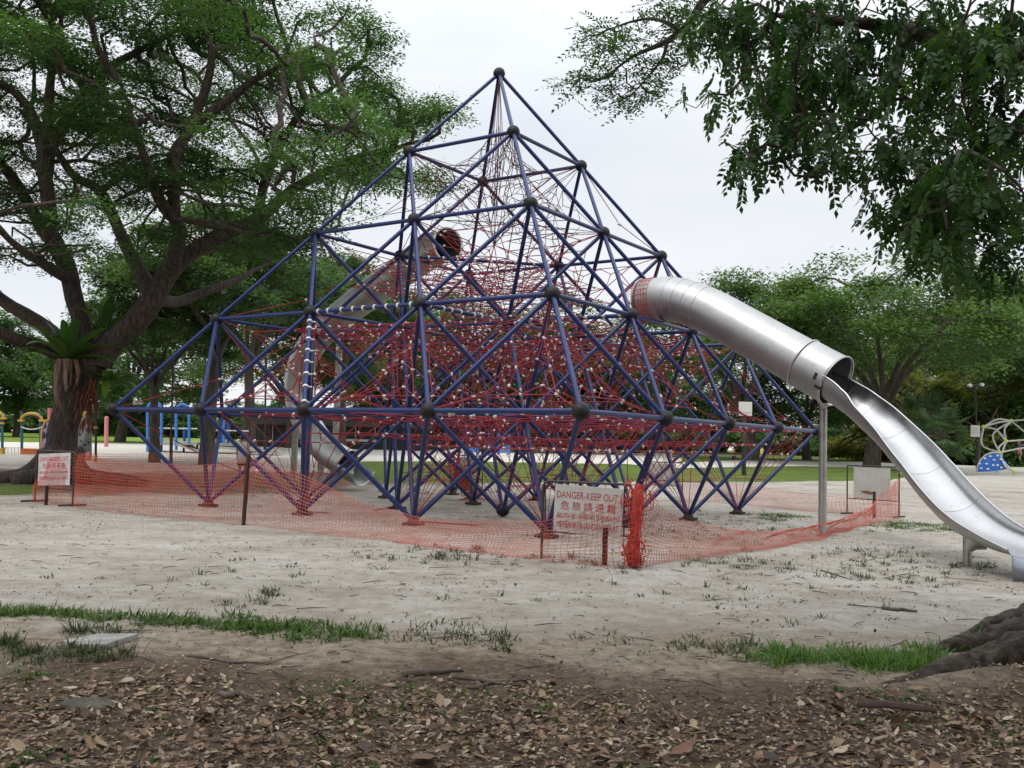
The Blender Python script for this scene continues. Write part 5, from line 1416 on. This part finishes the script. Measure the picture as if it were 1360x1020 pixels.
for px, py, rx, ry, d, k in ((950, 20, 30, 40, 7.6, 50), (985, 60, 45, 50, 7.4, 90), (1040, 40, 70, 50, 7.6, 110), (1110, 55, 80, 55, 7.5, 130), (1190, 50, 80, 60, 7.8, 130), (1270, 40, 80, 60, 7.4, 120), (1340, 50, 50, 55, 7.0, 80),
        (1000, 115, 40, 40, 7.3, 60), (1060, 110, 60, 45, 7.2, 95), (1120, 115, 60, 40, 7.5, 80), (1200, 110, 60, 40, 7.6, 70), (1290, 115, 60, 45, 7.2, 95), (950, 130, 16, 28, 7.2, 20), (1010, 175, 32, 42, 7.0, 45), (990, 222, 16, 18, 6.9, 18),
        (1060, 175, 34, 40, 7.0, 40), (1085, 222, 34, 26, 6.9, 36), (1115, 205, 20, 38, 7.1, 22), (1130, 150, 30, 25, 7.4, 22), (1240, 165, 45, 40, 7.2, 70), (1310, 175, 60, 50, 7.0, 100), (1185, 200, 25, 18, 6.9, 14), (1205, 215, 40, 28, 6.9, 48),
        (1270, 225, 60, 50, 6.8, 110), (1330, 245, 50, 60, 6.8, 90), (1180, 270, 26, 26, 6.7, 26), (1225, 280, 45, 40, 6.7, 80), (1285, 290, 50, 45, 6.7, 85), (1340, 310, 35, 45, 6.6, 50), (1215, 320, 26, 24, 6.6, 30), (1275, 345, 22, 24, 6.6, 26), (1325, 345, 30, 24, 6.6, 28), (1255, 325, 30, 22, 6.6, 24)):
    for i in range(max(2, int(k / 8.6))):
        a = RNG.uniform(0, 2 * PI); r = math.sqrt(RNG.random()); c_ = Dt(px + rx * r * math.cos(a), py - 14 + ry * r * math.sin(a) * 0.9, d + RNG.normal(0, .45))
        for q_ in range(RNG.integers(5, 11)): spots.append(c_ + RNG.normal(size=3) * np.array([.075, .09, .085]))
spots = np.array(spots)
fan = []
for px, py, rx, ry, d, k in ((770, 112, 30, 16, 10.4, 30), (800, 92, 26, 20, 10.4, 26), (800, 45, 34, 24, 10.3, 44), (845, 62, 36, 34, 10.2, 60), (830, 122, 40, 20, 10.3, 46), (868, 105, 26, 30, 10.2, 40), (890, 10, 34, 16, 10.1, 40), (915, 75, 22, 20, 10.0, 24), (900, 45, 20, 20, 10.0, 14), (870, 22, 20, 20, 10.1, 16), (930, 60, 14, 20, 9.9, 10), (822, 140, 18, 8, 10.3, 12), (780, 62, 18, 14, 10.3, 14)):
    for i in range(k):
        a = RNG.uniform(0, 2 * PI); r = math.sqrt(RNG.random()); fan.append(Dt(px + rx * r * math.cos(a), py + ry * r * math.sin(a), d + RNG.normal(0, .3)))
fan = np.array(fan)
V, F, hang = grow(lim, np.vstack([spots, fan]), 0.16, 0.17, 0.0032, up=0.0, iters=70, nmin=4, rmax=0.03)
mb = MB(); limb_mesh(mb, lim, rootD, .10, 14); mb.add(V - rootD, F, True)
mb.build('trunk', M_bark, treeD)
# surface roots crossing the lower right corner
mb = MB()
g = lambda x, y, z: gnd(x, y) + (0, 0, z)
for pts, rad in (([rootD + (-.2, 0, .35), g(1345, 880, .05), g(1270, 893, .02), g(1205, 902, -.02), g(1160, 908, -.05)], [.30, .15, .10, .06, .02]),
                 ([rootD + (-.2, .2, .4), g(1340, 858, .06), g(1262, 862, .02), g(1205, 868, -.03)], [.28, .12, .06, .02]),
                 
                 ([rootD + (-.3, .3, .4), g(1352, 842, .08), g(1300, 840, .02), g(1268, 846, -.03)], [.28, .12, .05, .02])):
    P = spline(np.array(pts), 8); r = np.interp(np.linspace(0, 1, len(P)), np.linspace(0, 1, len(rad)), rad)
    P = spline(P[::2], 6); r = np.interp(np.linspace(0, 1, len(P)), np.linspace(0, 1, len(r)), r)
    mb.tube(P - rootD, r, 28, rough=.5, fr=2.6)
M_root = mat('earthy root bark', (0.018, 0.013, 0.010), 0.95, c2=(0.13, 0.10, 0.075), scale=9, bump=0.06, bscale=16, detail=8, contrast=(0.36, 0.74))
ob = mb.build('surface_root', M_root, treeD)
def compound(C, n_pairs, rach, ll, lw, hang_dir):
    """drooping pinnate leaves: pairs of leaflets along a stalk hanging from each point"""
    n_ = len(C); P, U, N = [], [], []
    az = RNG.uniform(0, 2 * PI, n_); dr = RNG.uniform(0.2, 1.3, n_)
    for i in range(n_):
        d = np.array([math.cos(az[i]) * math.sin(dr[i]), math.sin(az[i]) * math.sin(dr[i]), -math.cos(dr[i])]) if hang_dir else np.array([math.cos(az[i]), math.sin(az[i]), RNG.normal(-.1, .35)])
        s = np.cross(d, [0, 0, 1.0]); s /= np.linalg.norm(s) + 1e-6; nn = np.cross(s, d)
        rl = rach * RNG.uniform(.7, 1.25); w = RNG.normal(0, .35)
        s2 = s * math.cos(w) + nn * math.sin(w)
        for k in range(n_pairs + 1):
            t = (k + .6) / n_pairs; p = C[i] + d * rl * t + np.array([0, 0, -.03 * t * t])
            for sd in ((-1, 1) if k < n_pairs else (0,)):
                u = s2 * sd * 0.8 + d * 0.62 + np.array([0, 0, -0.25 if hang_dir else -.05]) + RNG.normal(size=3) * .13
                P.append(p); U.append(u); N.append(nn + RNG.normal(size=3) * .25)
    k = len(P)
    return leaves(np.array(P), np.array(U), np.array(N), ll * RNG.uniform(.75, 1.2, k), lw * RNG.uniform(.8, 1.2, k), .12)
V1, F1 = compound(spots, 5, .165, .066, .036, True)
V2, F2 = compound(fan, 5, .22, .060, .024, False)
# the rest of its crown, over the viewer's head and out of the picture
hi = []
while len(hi) < 620:
    x, y = RNG.uniform(-9, 12), RNG.uniform(-9, 13); z = RNG.uniform(5.5, 9.5)
    if z < 1.9 + 0.56 * y + 0.6 or (x - 3) ** 2 + (y - 3) ** 2 > 150: continue
    hi.append((x, y, z))
V3, F3 = sprays(np.array(hi), 16, .75, .12, .34, .17, .4)
V = np.vstack([V1, V2, V3]) - rootD; F = np.vstack([F1, F2 + len(V1), F3 + len(V1) + len(V2)])
link('crown', fast_mesh('crown', V, F), M_leafD, treeD)
# ------------------------------------------------------------------ the rest of the playground and the people in it
M_teal = mat('teal post', (0.02, 0.10, 0.11), 0.45)
M_yellow = mat('yellow plastic', (0.50, 0.30, 0.045), 0.45)
M_purple = mat('lilac panel', (0.33, 0.24, 0.48), 0.5)
M_pinkp = mat('pink post', (0.62, 0.20, 0.20), 0.5)
M_oranged = mat('orange box', (0.50, 0.13, 0.035), 0.6, c2=(0.42, 0.10, 0.03), scale=4)
M_bluep = mat('bright blue post', (0.055, 0.20, 0.55), 0.4)
M_blued = mat('deep blue post', (0.03, 0.10, 0.40), 0.4)
M_rock = mat('moulded grey rock', (0.16, 0.16, 0.155), 0.85, c2=(0.26, 0.26, 0.25), scale=4, bump=0.02)
M_rockd = mat('dark holds', (0.05, 0.05, 0.05), 0.8)
M_white = mat('white paint', (0.62, 0.61, 0.58), 0.5)
M_deck = mat('grey decking', (0.40, 0.385, 0.36), 0.8, c2=(0.30, 0.29, 0.27), scale=6)
M_black = mat('black lamp post', (0.014, 0.013, 0.013), 0.5)
M_pole = mat('brown grey post base', (0.075, 0.06, 0.05), 0.8, c2=(0.045, 0.036, 0.03), scale=8)
M_lime = mat('lime joint', (0.42, 0.55, 0.06), 0.45)
M_greypipe = mat('pale grey pipe', (0.42, 0.42, 0.39), 0.4)
M_panel = mat('blue climbing panel', (0.02, 0.13, 0.48), 0.5)
M_glass = mat('lamp globe', (0.75, 0.75, 0.72), 0.3)

def base_at(px, py): return gnd(px, py)
class Loc:
    """places picture-measured points of one object in its own plane, facing the viewer, at the object's own distance"""
    def __init__(self, px, py, name, label, cat, group=None):
        self.b = gnd(px, py); self.Y = self.b[1]; self.t = empty(name, self.b, label, cat, group)
    def __call__(self, px, py, dy=0.0): return at(px, py, self.Y + dy) - self.b
    @property
    def m(self): return self.Y / FPX     # metres per picture pixel there

# yellow-arched play frame, far left
L = Loc(28, 603, 'swing_set', 'play frame with dark posts and yellow arches at the far left', 'play frame')
for x, yt, yb in ((3, 548, 604), (29, 546, 602), (54, 546, 603)):
    MB().bar(L(x, yb + 2), L(x, yt), 0.075, 8).build('post', M_teal, L.t)
for x0, x1, yy in ((-22, 5, 555), (28, 56, 558)):
    P = [L(x0 + (x1 - x0) * (0.5 - 0.5 * math.cos(a)), yy - 9 * math.sin(a), -.02) for a in np.linspace(0, PI, 11)]
    MB().tube(P, 0.075, 8).build('arch', M_yellow, L.t)
    for x in (x0, x1): MB().box(L(x, yy + .5, -.02), (.28, .2, .12)).build('bracket', M_yellow, L.t)
MB().tube([L(28 + 28 * u, 567 + 13 * u * (1 - u), -.05) for u in np.linspace(0, 1, 9)], 0.035, 6).build('swing_chain', M_white, L.t)
MB().box(L(1.5, 562, 0), (.3, .2, .1)).build('bracket', M_yellow, L.t)
for x in (6, 10.5, 15, 19.5, 24, 27.5):
    MB().bar(L(x, 603, .1), L(x, 594.5, .1), 0.025, 6).build('baluster', M_white, L.t)
MB().bar(L(4, 594.5, .1), L(29, 594.5, .1), 0.025, 6).build('rail', M_white, L.t)
L = Loc(40, 604, 'planter_box', 'low orange box on the sand beside the yellow-arched play frame', 'box')
mb = MB(); mb.box(L(40, 599.5, 0), (.80, .35, .30)).box(L(40, 596.8, 0), (.84, .39, .04)); mb.build('planter_box_body', M_oranged, L.t)
L = Loc(1, 604, 'planter_box', 'small yellow box at the left end of the play frame', 'box')
mb = MB(); mb.box(L(0, 599, 0), (.40, .3, .30)).box(L(0, 595.8, 0), (.44, .34, .04)); mb.build('planter_box_body', M_yellow, L.t)
# lilac panel half behind the trunk
L = Loc(64, 606, 'play_wall', 'lilac climbing panel with black holes, half behind the trunk of the great tree', 'climbing panel')
o = [L(x, y) for x, y in ((57, 604), (56, 588), (57, 570), (60, 561), (66, 557), (74, 558), (76, 575), (74, 606))]
mb = MB(); mb.add([p + (0, -.05, 0) for p in o] + [p + (0, .05, 0) for p in o], [tuple(range(8))[::-1], tuple(range(8, 16))] + [(i, (i + 1) % 8, (i + 1) % 8 + 8, i + 8) for i in range(8)])
mb.build('panel', M_purple, L.t)
MB().tube([L(x, y, -.04) for x, y in ((56, 600), (55, 585), (56, 570), (60, 560), (67, 556), (75, 557))], .06, 8).build('panel_edge', M_yellow, L.t)
for x, y, r in ((60, 566, .09), (65, 570, .06), (58, 578, .14), (63, 583, .05), (60, 590, .05), (66, 590, .08), (62, 597, .08)):
    MB().sphere(L(x, y, -.06), r, 10, 6, (.8, .3, 1.4)).build('hole', M_rockd, L.t)
MB().bar(L(66, 570, .15), L(66, 542, .15), .10, 10).build('post', M_pinkp, L.t)
# moulded rock wall
L = Loc(111, 610, 'climbing_wall', 'grey moulded rock climbing wall right of the great tree trunk', 'climbing wall')
mb = MB(); o = [(99, 609), (100, 592), (103, 573), (108, 556), (113, 551), (120, 551), (123, 556), (122, 580), (122, 609)]; k = len(o)
front = [L(x, y, -.25 + .2 * mnoise.noise(Vector((x * .3, y * .3, 0)))) for x, y in o]; back = [L(x, y, .35) for x, y in o]; cen = L(112, 582, -.55); cen2 = L(117, 596, -.5)
mb.add(front + back + [cen], [(i, (i + 1) % k, 2 * k) for i in range(k)] + [(i, i + k, (i + 1) % k + k, (i + 1) % k) for i in range(k)] + [tuple(range(2 * k - 1, k - 1, -1))])
mb.build('rock_body', M_rock, L.t)
for x, y, r in ((104, 598, .24), (117, 571, .16), (108, 586, .08), (113, 590, .10), (118, 588, .08), (112, 606, .12), (106, 577, .07), (121, 562, .07)):
    MB().sphere(L(x, y, -.42), r, 10, 7, (1, .35, .9)).build('hold', M_rockd, L.t)
MB().sphere(L(111.5, 562, -.42), .13, 10, 7, (.6, .4, 1.5)).build('hold', M_pinkp, L.t)
MB().sphere(L(117, 605, -.42), .16, 10, 7, (.8, .4, 1.2)).build('hold', M_pinkp, L.t)
MB().tube([L(111, 553, -.1), L(113, 549, -.1), L(117, 548.5, -.1), L(119, 552, -.1)], .10, 8).build('top_cap', M_yellow, L.t)
L = Loc(127, 613, 'play_post', 'thin dark post with yellow clamps beside the grey rock wall', 'post', 'single posts of the far playground')
MB().bar(L(127, 614), L(128, 515), .06, 8).build('pole', M_black, L.t)
for y in (568, 606): MB().tube([L(127, y + 1.4), L(127, y - 1.4)], .11, 10).build('clamp', M_yellow, L.t)
L = Loc(141, 593, 'play_post', 'salmon pink post on the far sand between rock wall and blue arches', 'post', 'single posts of the far playground')
mb = MB().bar(L(141, 594), L(141.5, 556), .13, 12).sphere(L(141.5, 555.5), .14, 12, 8); mb.build('pole', M_pinkp, L.t)
# blue arches with ramp
L = Loc(240, 601, 'ramp_bridge', 'blue arched play bridge with white handrail and grey sloping ramp', 'play bridge')
for x0, x1, yt in ((196, 214.5, 534), (234, 251, 537), (282, 297, 543)):
    r = (x1 - x0) / 2; yy = yt + r
    P = [L(x0, 600 if x0 < 200 else 598)] + [L(x0 + r - r * math.cos(a), yy - r * math.sin(a)) for a in np.linspace(0, PI, 11)] + [L(x1, 588)]
    MB().tube(P, .085, 10).build('arch', M_bluep, L.t)
for x, y0, y1 in ((214, 598, 589), (245, 586, 567), (293, 590, 559), (303, 592, 562)):
    MB().bar(L(x, y0, .6), L(x, y1, .6), .09, 10).build('post', M_blued, L.t)
for y, x0, x1, d in ((568.5, 195, 262, .1), (571.5, 280, 330, .1)):
    MB().bar(L(x0, y, d), L(x1, y + 1, d), .045, 8).build('handrail', M_white, L.t)
mb = MB()
def slab(pts, th):
    P = [L(x, y, d) for x, y, d in pts]; q = [p - np.array([0, 0, th]) for p in P]; k = len(P)
    mb.add(P + q, [tuple(range(k)), tuple(range(2 * k - 1, k - 1, -1))] + [(i, i + k, (i + 1) % k + k, (i + 1) % k) for i in range(k)])
slab([(196, 588, 0), (262, 588.5, 0), (262, 586, 2), (196, 585.5, 2)], .12); slab([(280, 589, 0), (320, 590, 0), (318, 587, 2), (280, 586, 2)], .12)
slab([(231, 588, -.05), (264, 599, -.4), (264, 595.5, 1), (250, 588, 1)], .12); slab([(280, 592, -.1), (372, 600, -.5), (372, 597, 1), (300, 589, 1)], .12)
mb.build('deck', M_deck, L.t)
for x in (214, 244, 262, 288, 318): MB().bar(L(x, 600, .6), L(x, 589, .6), .07, 8).build('deck_leg', M_black, L.t)
# dark lamp poles on the left
L = Loc(228, 617, 'lamp_post', 'black lamp post beside the slim leaning tree and blue arches', 'lamp post', 'black lamp posts of the park')
mb = MB().bar(L(227, 618), L(227.5, 577), .075, 10); mb.build('post_base', M_black, L.t)
MB().bar(L(227.5, 577), L(230, 470), .045, 8).build('pole', M_black, L.t)
L = Loc(353, 604, 'lamp_post', 'thin black lamp post seen left of the grey tube slide', 'lamp post', 'black lamp posts of the park')
MB().bar(L(352, 605), L(353, 470), .06, 8).build('pole', M_black, L.t); MB().bar(L(352, 605), L(352, 588), .10, 8).build('post_base', M_black, L.t)
# low dark pavilion
L = Loc(455, 596, 'pavilion', 'low dark pavilion with white window frames behind the left of the pyramid', 'pavilion')
def quad(x0, x1, y0, y1, d, th, nm, mt):
    a, b = L(x0, y1, d), L(x1, y0, d); return MB().box((a + b) / 2 + (0, th / 2, 0), (abs(b[0] - a[0]), th, abs(b[2] - a[2]))).build(nm, mt, L.t)
M_pav = mat('dark pavilion wall', (0.03, 0.028, 0.027), 0.8, c2=(0.05, 0.045, 0.04), scale=2)
quad(340, 566, 562, 598, 1.0, 4, 'wall', M_pav)
quad(334, 572, 553, 563, -.4, 6, 'roof', mat('brown roof', (0.06, 0.045, 0.038), 0.85, c2=(0.10, 0.08, 0.07), scale=3))
for x in (362, 400, 458, 472, 498, 520): quad(x - .9, x + .9, 563, 590, .85, .12, 'window_frame', M_white)
quad(456, 500, 584, 586, .83, .1, 'window_frame', M_white)
# blue play tower behind the centre
L = Loc(648, 605, 'play_tower', 'blue play tower with panels far behind the middle of the pyramid', 'play tower')
for x, y0, y1 in ((618, 604, 572), (634, 604, 572), (650, 606, 566), (662, 604, 566), (676, 604, 570), (690, 604, 574)):
    MB().bar(L(x, y0), L(x, y1), .10, 8).build('post', M_blued if x % 4 else M_bluep, L.t)
for x0, x1, y0, y1 in ((619, 633, 592, 600), (651, 661, 588, 599), (663, 675, 592, 600)):
    a, b = L(x0, y1), L(x1, y0); MB().box((a + b) / 2, (b[0] - a[0], .08, b[2] - a[2])).build('panel', M_bluep, L.t)
for x0, x1, y in ((618, 650, 575), (650, 690, 590)): MB().bar(L(x0, y, -.1), L(x1, y, -.1), .06, 8).build('rail', M_white, L.t)
for x, y in ((651, 557), (662, 555)): MB().tube([L(x, y + 9), L(x - 2, y), L(x + 3, y - 5), L(x + 6, y)], .10, 8).build('arch', M_bluep, L.t)
MB().tube([L(618, 595, -.3), L(606, 600, -.8), L(585, 604, -1.2)], .22, 8).build('ramp', M_white, L.t)
# long table on the right
L = Loc(952, 610, 'park_table', 'long low grey table on the lawn behind the right of the pyramid', 'table')
a, b = L(926, 604), L(981, 604.5); MB().box((a + b) / 2, (b[0] - a[0], .9, .10)).build('table_top', M_deck, L.t)
for x in (945, 975): p = L(x, 607.5); MB().box((p[0], p[1], (p[2] + 0.0) * .5 + .08), (.16, .6, p[2] * 1.0 + .35)).build('leg', M_pole, L.t)
# square sign on a dark post
L = Loc(989, 632, 'sign_post', 'dark post carrying a small square white notice, behind the right corner of the pyramid', 'sign')
MB().bar(L(988, 633), L(989, 536), .085, 12).build('post', M_pole, L.t); MB().bar(L(988, 633), L(988, 592), .115, 12).build('post_base', M_black, L.t)
a, b = L(981, 552, -.13), L(999, 534, -.13)
o = MB().box((a + b) / 2, (b[0] - a[0], .03, b[2] - a[2])).build('sign_board', M_white, L.t); bv = o.modifiers.new('e', 'BEVEL'); bv.width = .05; bv.segments = 3
a, b = L(983, 549, -.15), L(997, 547, -.15); MB().box((a + b) / 2, (b[0] - a[0], .01, .03)).build('lettering', mat('pale red print', (.45, .2, .2), .6), o, -np.array(o.location))
# green notice board
L = Loc(1124, 606, 'notice_board', 'small green notice board on two legs below the broad umbrella tree', 'notice board')
a, b = L(1118, 602), L(1131, 590); MB().box((a + b) / 2, (b[0] - a[0], .06, b[2] - a[2])).build('sign_board', mat('green board', (.02, .12, .06), .6), L.t)
for x in (1119, 1130): MB().bar(L(x, 608), L(x, 596, .05), .04, 6).build('leg', M_black, L.t)
# twin-headed lamp
L = Loc(1298, 622, 'lamp_post', 'twin headed park lamp with a white notice on its post, right side', 'lamp post', 'black lamp posts of the park')
MB().tube([L(1299, 624), L(1299, 580), L(1298.5, 560)], [.16, .15, .12], 12).build('post_base', M_pole, L.t)
MB().bar(L(1296.5, 565), L(1295, 516), .06, 10).build('pole', M_black, L.t); MB().bar(L(1288, 515), L(1303, 514), .05, 8).build('lamp_arm', M_black, L.t)
for x, y in ((1288, 512), (1304, 511)):
    g_ = MB().sphere(L(x, y), .17, 14, 9, (1, 1, .8)).build('lamp_shade', M_glass, L.t); MB().tube([L(x, y + 2), L(x, y + 5)], .10, 8).build('lamp_socket', M_black, g_)
a, b = L(1289, 580, -.3), L(1301.5, 565, -.3); o = MB().box((a + b) / 2, (b[0] - a[0], .03, b[2] - a[2])).build('sign_board', M_white, L.t); bv = o.modifiers.new('e', 'BEVEL'); bv.width = .06; bv.segments = 3
mb = MB()
for y in (569, 572, 575): c_ = L(1295, y, -.32); mb.box(c_, (.42, .008, .035))
mb.build('lettering', mat('grey print', (.30, .31, .30), .7), o)
# dome climber with lime joints
L = Loc(1340, 630, 'dome_climber', 'dome climber of pale bent pipes with lime joints at the right edge', 'climbing frame')
J = {'a': (1306, 567, 0), 'b': (1343, 559, 1), 'c': (1336, 586, -1), 'd': (1327, 601, -1.5), 'e': (1347, 626, -2), 'f': (1392, 566, 0), 'g': (1396, 622, -2), 'h': (1400, 592, 1), 'i': (1325, 628, 2.5)}
def bend(p, q, up, side=0): return spline([L(*J[p]), (L(*J[p]) + L(*J[q])) / 2 + np.array([side, 0, up]), L(*J[q])], 7)
for p, q, u, s_ in (('a', 'b', .28, 0), ('a', 'b', .10, .1), ('a', 'c', .25, .1), ('b', 'c', .1, -.25), ('b', 'd', .1, -.75), ('c', 'd', .0, -.2), ('d', 'e', -.25, -.1), ('c', 'h', .2, 0), ('b', 'f', .2, 0), ('d', 'h', .1, 0), ('f', 'g', .1, .2), ('e', 'g', -.2, 0), ('b', 'g', .1, .3), ('c', 'e', -.2, -.5), ('a', 'd', -.35, -.55)):
    MB().tube(bend(p, q, u, s_), .055, 8).build('bent_pipe', M_greypipe, L.t)
for k_ in 'abcdefghi':
    MB().sphere(L(*J[k_]), .13, 12, 8).build('joint', M_lime, L.t)
for k_ in 'gei':
    p = L(*J[k_]); MB().bar(p, (p[0], p[1], -.1), .055, 8).build('leg', M_greypipe, L.t)
pan = [(1297, 627), (1298, 619), (1302, 611), (1309, 604), (1318, 601), (1326, 601), (1331, 606), (1337, 615), (1342, 621), (1338, 623), (1320, 626)]
P = [L(x, y, -1.6) for x, y in pan]; k = len(P)
o = MB().add(P + [p + (0, .10, 0) for p in P], [tuple(range(k))[::-1], tuple(range(k, 2 * k))] + [(i, (i + 1) % k, (i + 1) % k + k, i + k) for i in range(k)]).build('climbing_panel', M_panel, L.t)
MB().tube([L(x, y, -1.6) for x, y in pan[:6]], .05, 8).build('panel_edge', M_greypipe, o)
for x, y in ((1301, 616), (1303, 622), (1308, 609), (1310, 616), (1312, 623), (1315, 606), (1320, 611), (1319, 618), (1325, 605), (1329, 610), (1325, 618), (1334, 615), (1338, 620), (1330, 621)):
    MB().sphere(L(x, y, -1.66), .085, 8, 6, (1.1, .5, .7)).build('hold', M_white, o)
# beige apartment block glimpsed through the trees
b = np.array((66.0, 165.0, 1.2)); t = empty('apartment_building', b, 'pale beige apartment block glimpsed through the trees above the twin lamp', 'building')
M_bld = mat('beige render', (.50, .46, .38), .8, c2=(.42, .39, .33), scale=.3)
MB().box((0, 6, 9.5), (26, 12, 19)).build('wall', M_bld, t); MB().box((0, 6, 19.4), (27, 13, .8)).build('roof', M_deck, t)
M_win = mat('dark window', (.06, .07, .08), .2)
for fl in range(6):
    for c_ in range(8): MB().box((-11 + c_ * 3.1, -.04, 2.4 + fl * 2.9), (1.5, .1, 1.3)).build('window', M_win, t)
    MB().box((0, -.25, 1.3 + fl * 2.9), (26, .5, .25)).build('ledge', M_white, t)

# ---- people
M_skin = mat('skin', (.42, .24, .16), .55); M_hair = mat('black hair', (.012, .010, .009), .5)
def person(p, h, rz, label, skel, cloth, limbs_mat=None):
    """one continuous body grown on a skeleton: joints (x, y, z, radius, parent) in body heights; the figure faces local -y"""
    t = empty('person', p, label, 'person', None, rz)
    me = bpy.data.meshes.new('body')
    me.from_pydata([(x * h, y * h, z * h) for x, y, z, r, q in skel], [(q, i) for i, (x, y, z, r, q) in enumerate(skel) if q >= 0], [])
    o = link('body', me, M_skin, t)
    o.modifiers.new('skin', 'SKIN')
    if not me.skin_vertices:
        return t
    for i, (x, y, z, r, q) in enumerate(skel): me.skin_vertices[0].data[i].radius = (r * h, r * h)
    me.skin_vertices[0].data[0].use_root = True
    s = o.modifiers.new('sub', 'SUBSURF'); s.levels = 2; s.render_levels = 2
    for nm, rings, mt in cloth:
        # a lathe-like garment: rings (cx, cy, z, rx, ry)
        V, F = [], []; k = 18
        for cx, cy, z, rx, ry in rings:
            for i in range(k):
                a = 2 * PI * i / k; w = 1 + .05 * math.sin(5 * a + z * 30)
                V.append(((cx + rx * w * math.cos(a)) * h, (cy + ry * w * math.sin(a)) * h, z * h))
        for r_ in range(len(rings) - 1):
            for i in range(k): F.append((r_ * k + i, r_ * k + (i + 1) % k, (r_ + 1) * k + (i + 1) % k, (r_ + 1) * k + i))
        g_ = MB().add(V, F, True).build(nm, mt, t); g_.modifiers.new('t', 'SOLIDIFY').thickness = .008
    return t
STAND = [(0, 0, .52, .075, -1), (0, 0, .62, .070, 0), (0, 0, .72, .078, 1), (0, .005, .80, .062, 2), (0, 0, .845, .030, 3), (0, -.008, .885, .047, 4), (0, -.01, .935, .055, 5), (0, 0, .975, .040, 6),
         (-.055, 0, .48, .052, 0), (-.06, -.01, .28, .034, 8), (-.06, .015, .16, .030, 9), (-.062, .015, .045, .020, 10), (-.065, -.07, .018, .018, 11),
         (.055, 0, .48, .052, 0), (.06, -.005, .28, .034, 13), (.06, .02, .16, .030, 14), (.062, .02, .045, .020, 15), (.068, -.065, .018, .018, 16),
         (-.10, .005, .80, .034, 3), (-.135, .01, .66, .024, 18), (-.15, -.02, .52, .017, 19), (-.152, -.03, .475, .019, 20), (-.15, -.045, .44, .010, 21),
         (.10, .005, .80, .034, 3), (.135, .0, .66, .024, 23), (.145, -.035, .53, .017, 24), (.146, -.048, .485, .019, 25), (.145, -.06, .45, .010, 26)]
M_wcloth = mat('white cotton', (.66, .64, .62), .8); M_dkshort = mat('dark shorts', (.03, .03, .04), .8)
pp = person(gnd(321, 642), 1.62, 2.9, 'person in a loose white top behind the orange netting, left of the grey slide', STAND,
       [('white_top', [(0, 0, .40, .115, .085), (0, 0, .50, .110, .085), (0, 0, .62, .100, .082), (0, 0, .74, .108, .082), (0, .003, .81, .115, .065), (0, 0, .84, .05, .045)], M_wcloth),
        ('dark_shorts', [(0, 0, .36, .105, .07), (0, 0, .44, .108, .078), (0, 0, .52, .098, .078)], M_dkshort)])
mb = MB().sphere((0, .012 * 1.62, .945 * 1.62), .068 * 1.62, 16, 10, (.92, 1, 1)); mb.tube([(0, .09, 1.55), (0, .13, 1.46), (0, .12, 1.34)], [.04, .035, .012], 8); mb.build('hair', M_hair, pp)
def face(t, h, z=.93):
    m_ = MB()
    for s in (-1, 1): m_.sphere((s * .02 * h, -.058 * h, z * h), .007 * h, 8, 6)
    m_.build('eyes', M_hair, t)
    MB().sphere((0, -.064 * h, (z - .015) * h), .010 * h, 8, 6, (.7, 1, 1.2)).build('nose', M_skin, t)
    MB().sphere((0, -.056 * h, (z - .038) * h), .013 * h, 8, 6, (1.2, .4, .35)).build('mouth', mat('lips', (.30, .10, .09), .5), t)
face(pp, 1.62)
# walking child in yellow
WALK = [list(j) for j in STAND]
for i, dy in ((9, -.07), (10, -.10), (11, -.10), (12, -.18), (14, .05), (15, .11), (16, .17), (17, .12), (20, .06), (21, .08), (22, .09), (25, -.12), (26, -.14), (27, -.16)): WALK[i][1] += dy
q = gnd(1012, 620)
pc = person(q, 1.36, 1.9, 'person in a yellow top stepping across the lawn behind the right corner of the pyramid', [tuple(j) for j in WALK],
       [('yellow_top', [(0, 0, .46, .105, .082), (0, 0, .6, .1, .08), (0, 0, .74, .108, .08), (0, .003, .81, .112, .062), (0, 0, .84, .05, .045)], mat('yellow cotton', (.55, .44, .10), .8)),
        ('dark_shorts', [(0, 0, .36, .10, .075), (0, 0, .44, .104, .078), (0, 0, .5, .098, .078)], M_dkshort)])
MB().sphere((0, .01, .95 * 1.36), .066 * 1.36, 14, 9).build('hair', M_hair, pc); face(pc, 1.36)
# climber in the dome
CL = [list(j) for j in STAND]
for i, (x, y, z) in {19: (-.17, -.06, .88), 20: (-.16, -.10, .99), 21: (-.15, -.11, 1.03), 22: (-.15, -.12, 1.06), 24: (.16, -.08, .74), 25: (.20, -.12, .82), 26: (.21, -.13, .86), 27: (.21, -.14, .89), 9: (-.07, -.14, .36), 10: (-.07, -.08, .24), 11: (-.07, -.04, .12), 12: (-.07, -.12, .10)}.items(): CL[i][:3] = [x, y, z]
Ld = gnd(1352, 630); q = at(1354, 612, Ld[1] - .3)
pk = person(q, 1.28, 0.5, 'child in a pink and purple top climbing inside the pipe dome', [tuple(j) for j in CL],
       [('pink_trousers', [(0, -.03, .33, .10, .10), (0, -.01, .44, .105, .085), (0, 0, .58, .098, .08)], mat('pink cotton', (.60, .16, .20), .8)),
        ('purple_top', [(0, 0, .55, .104, .082), (0, 0, .66, .10, .08), (0, 0, .74, .108, .08), (0, .003, .81, .114, .064), (0, 0, .84, .05, .045)], mat('purple cotton', (.10, .05, .20), .8))])
MB().sphere((0, .012, .955 * 1.28), .068 * 1.28, 14, 9, (1, 1, .8)).build('red_cap', mat('red cap', (.50, .10, .08), .7), pk); face(pk, 1.28)
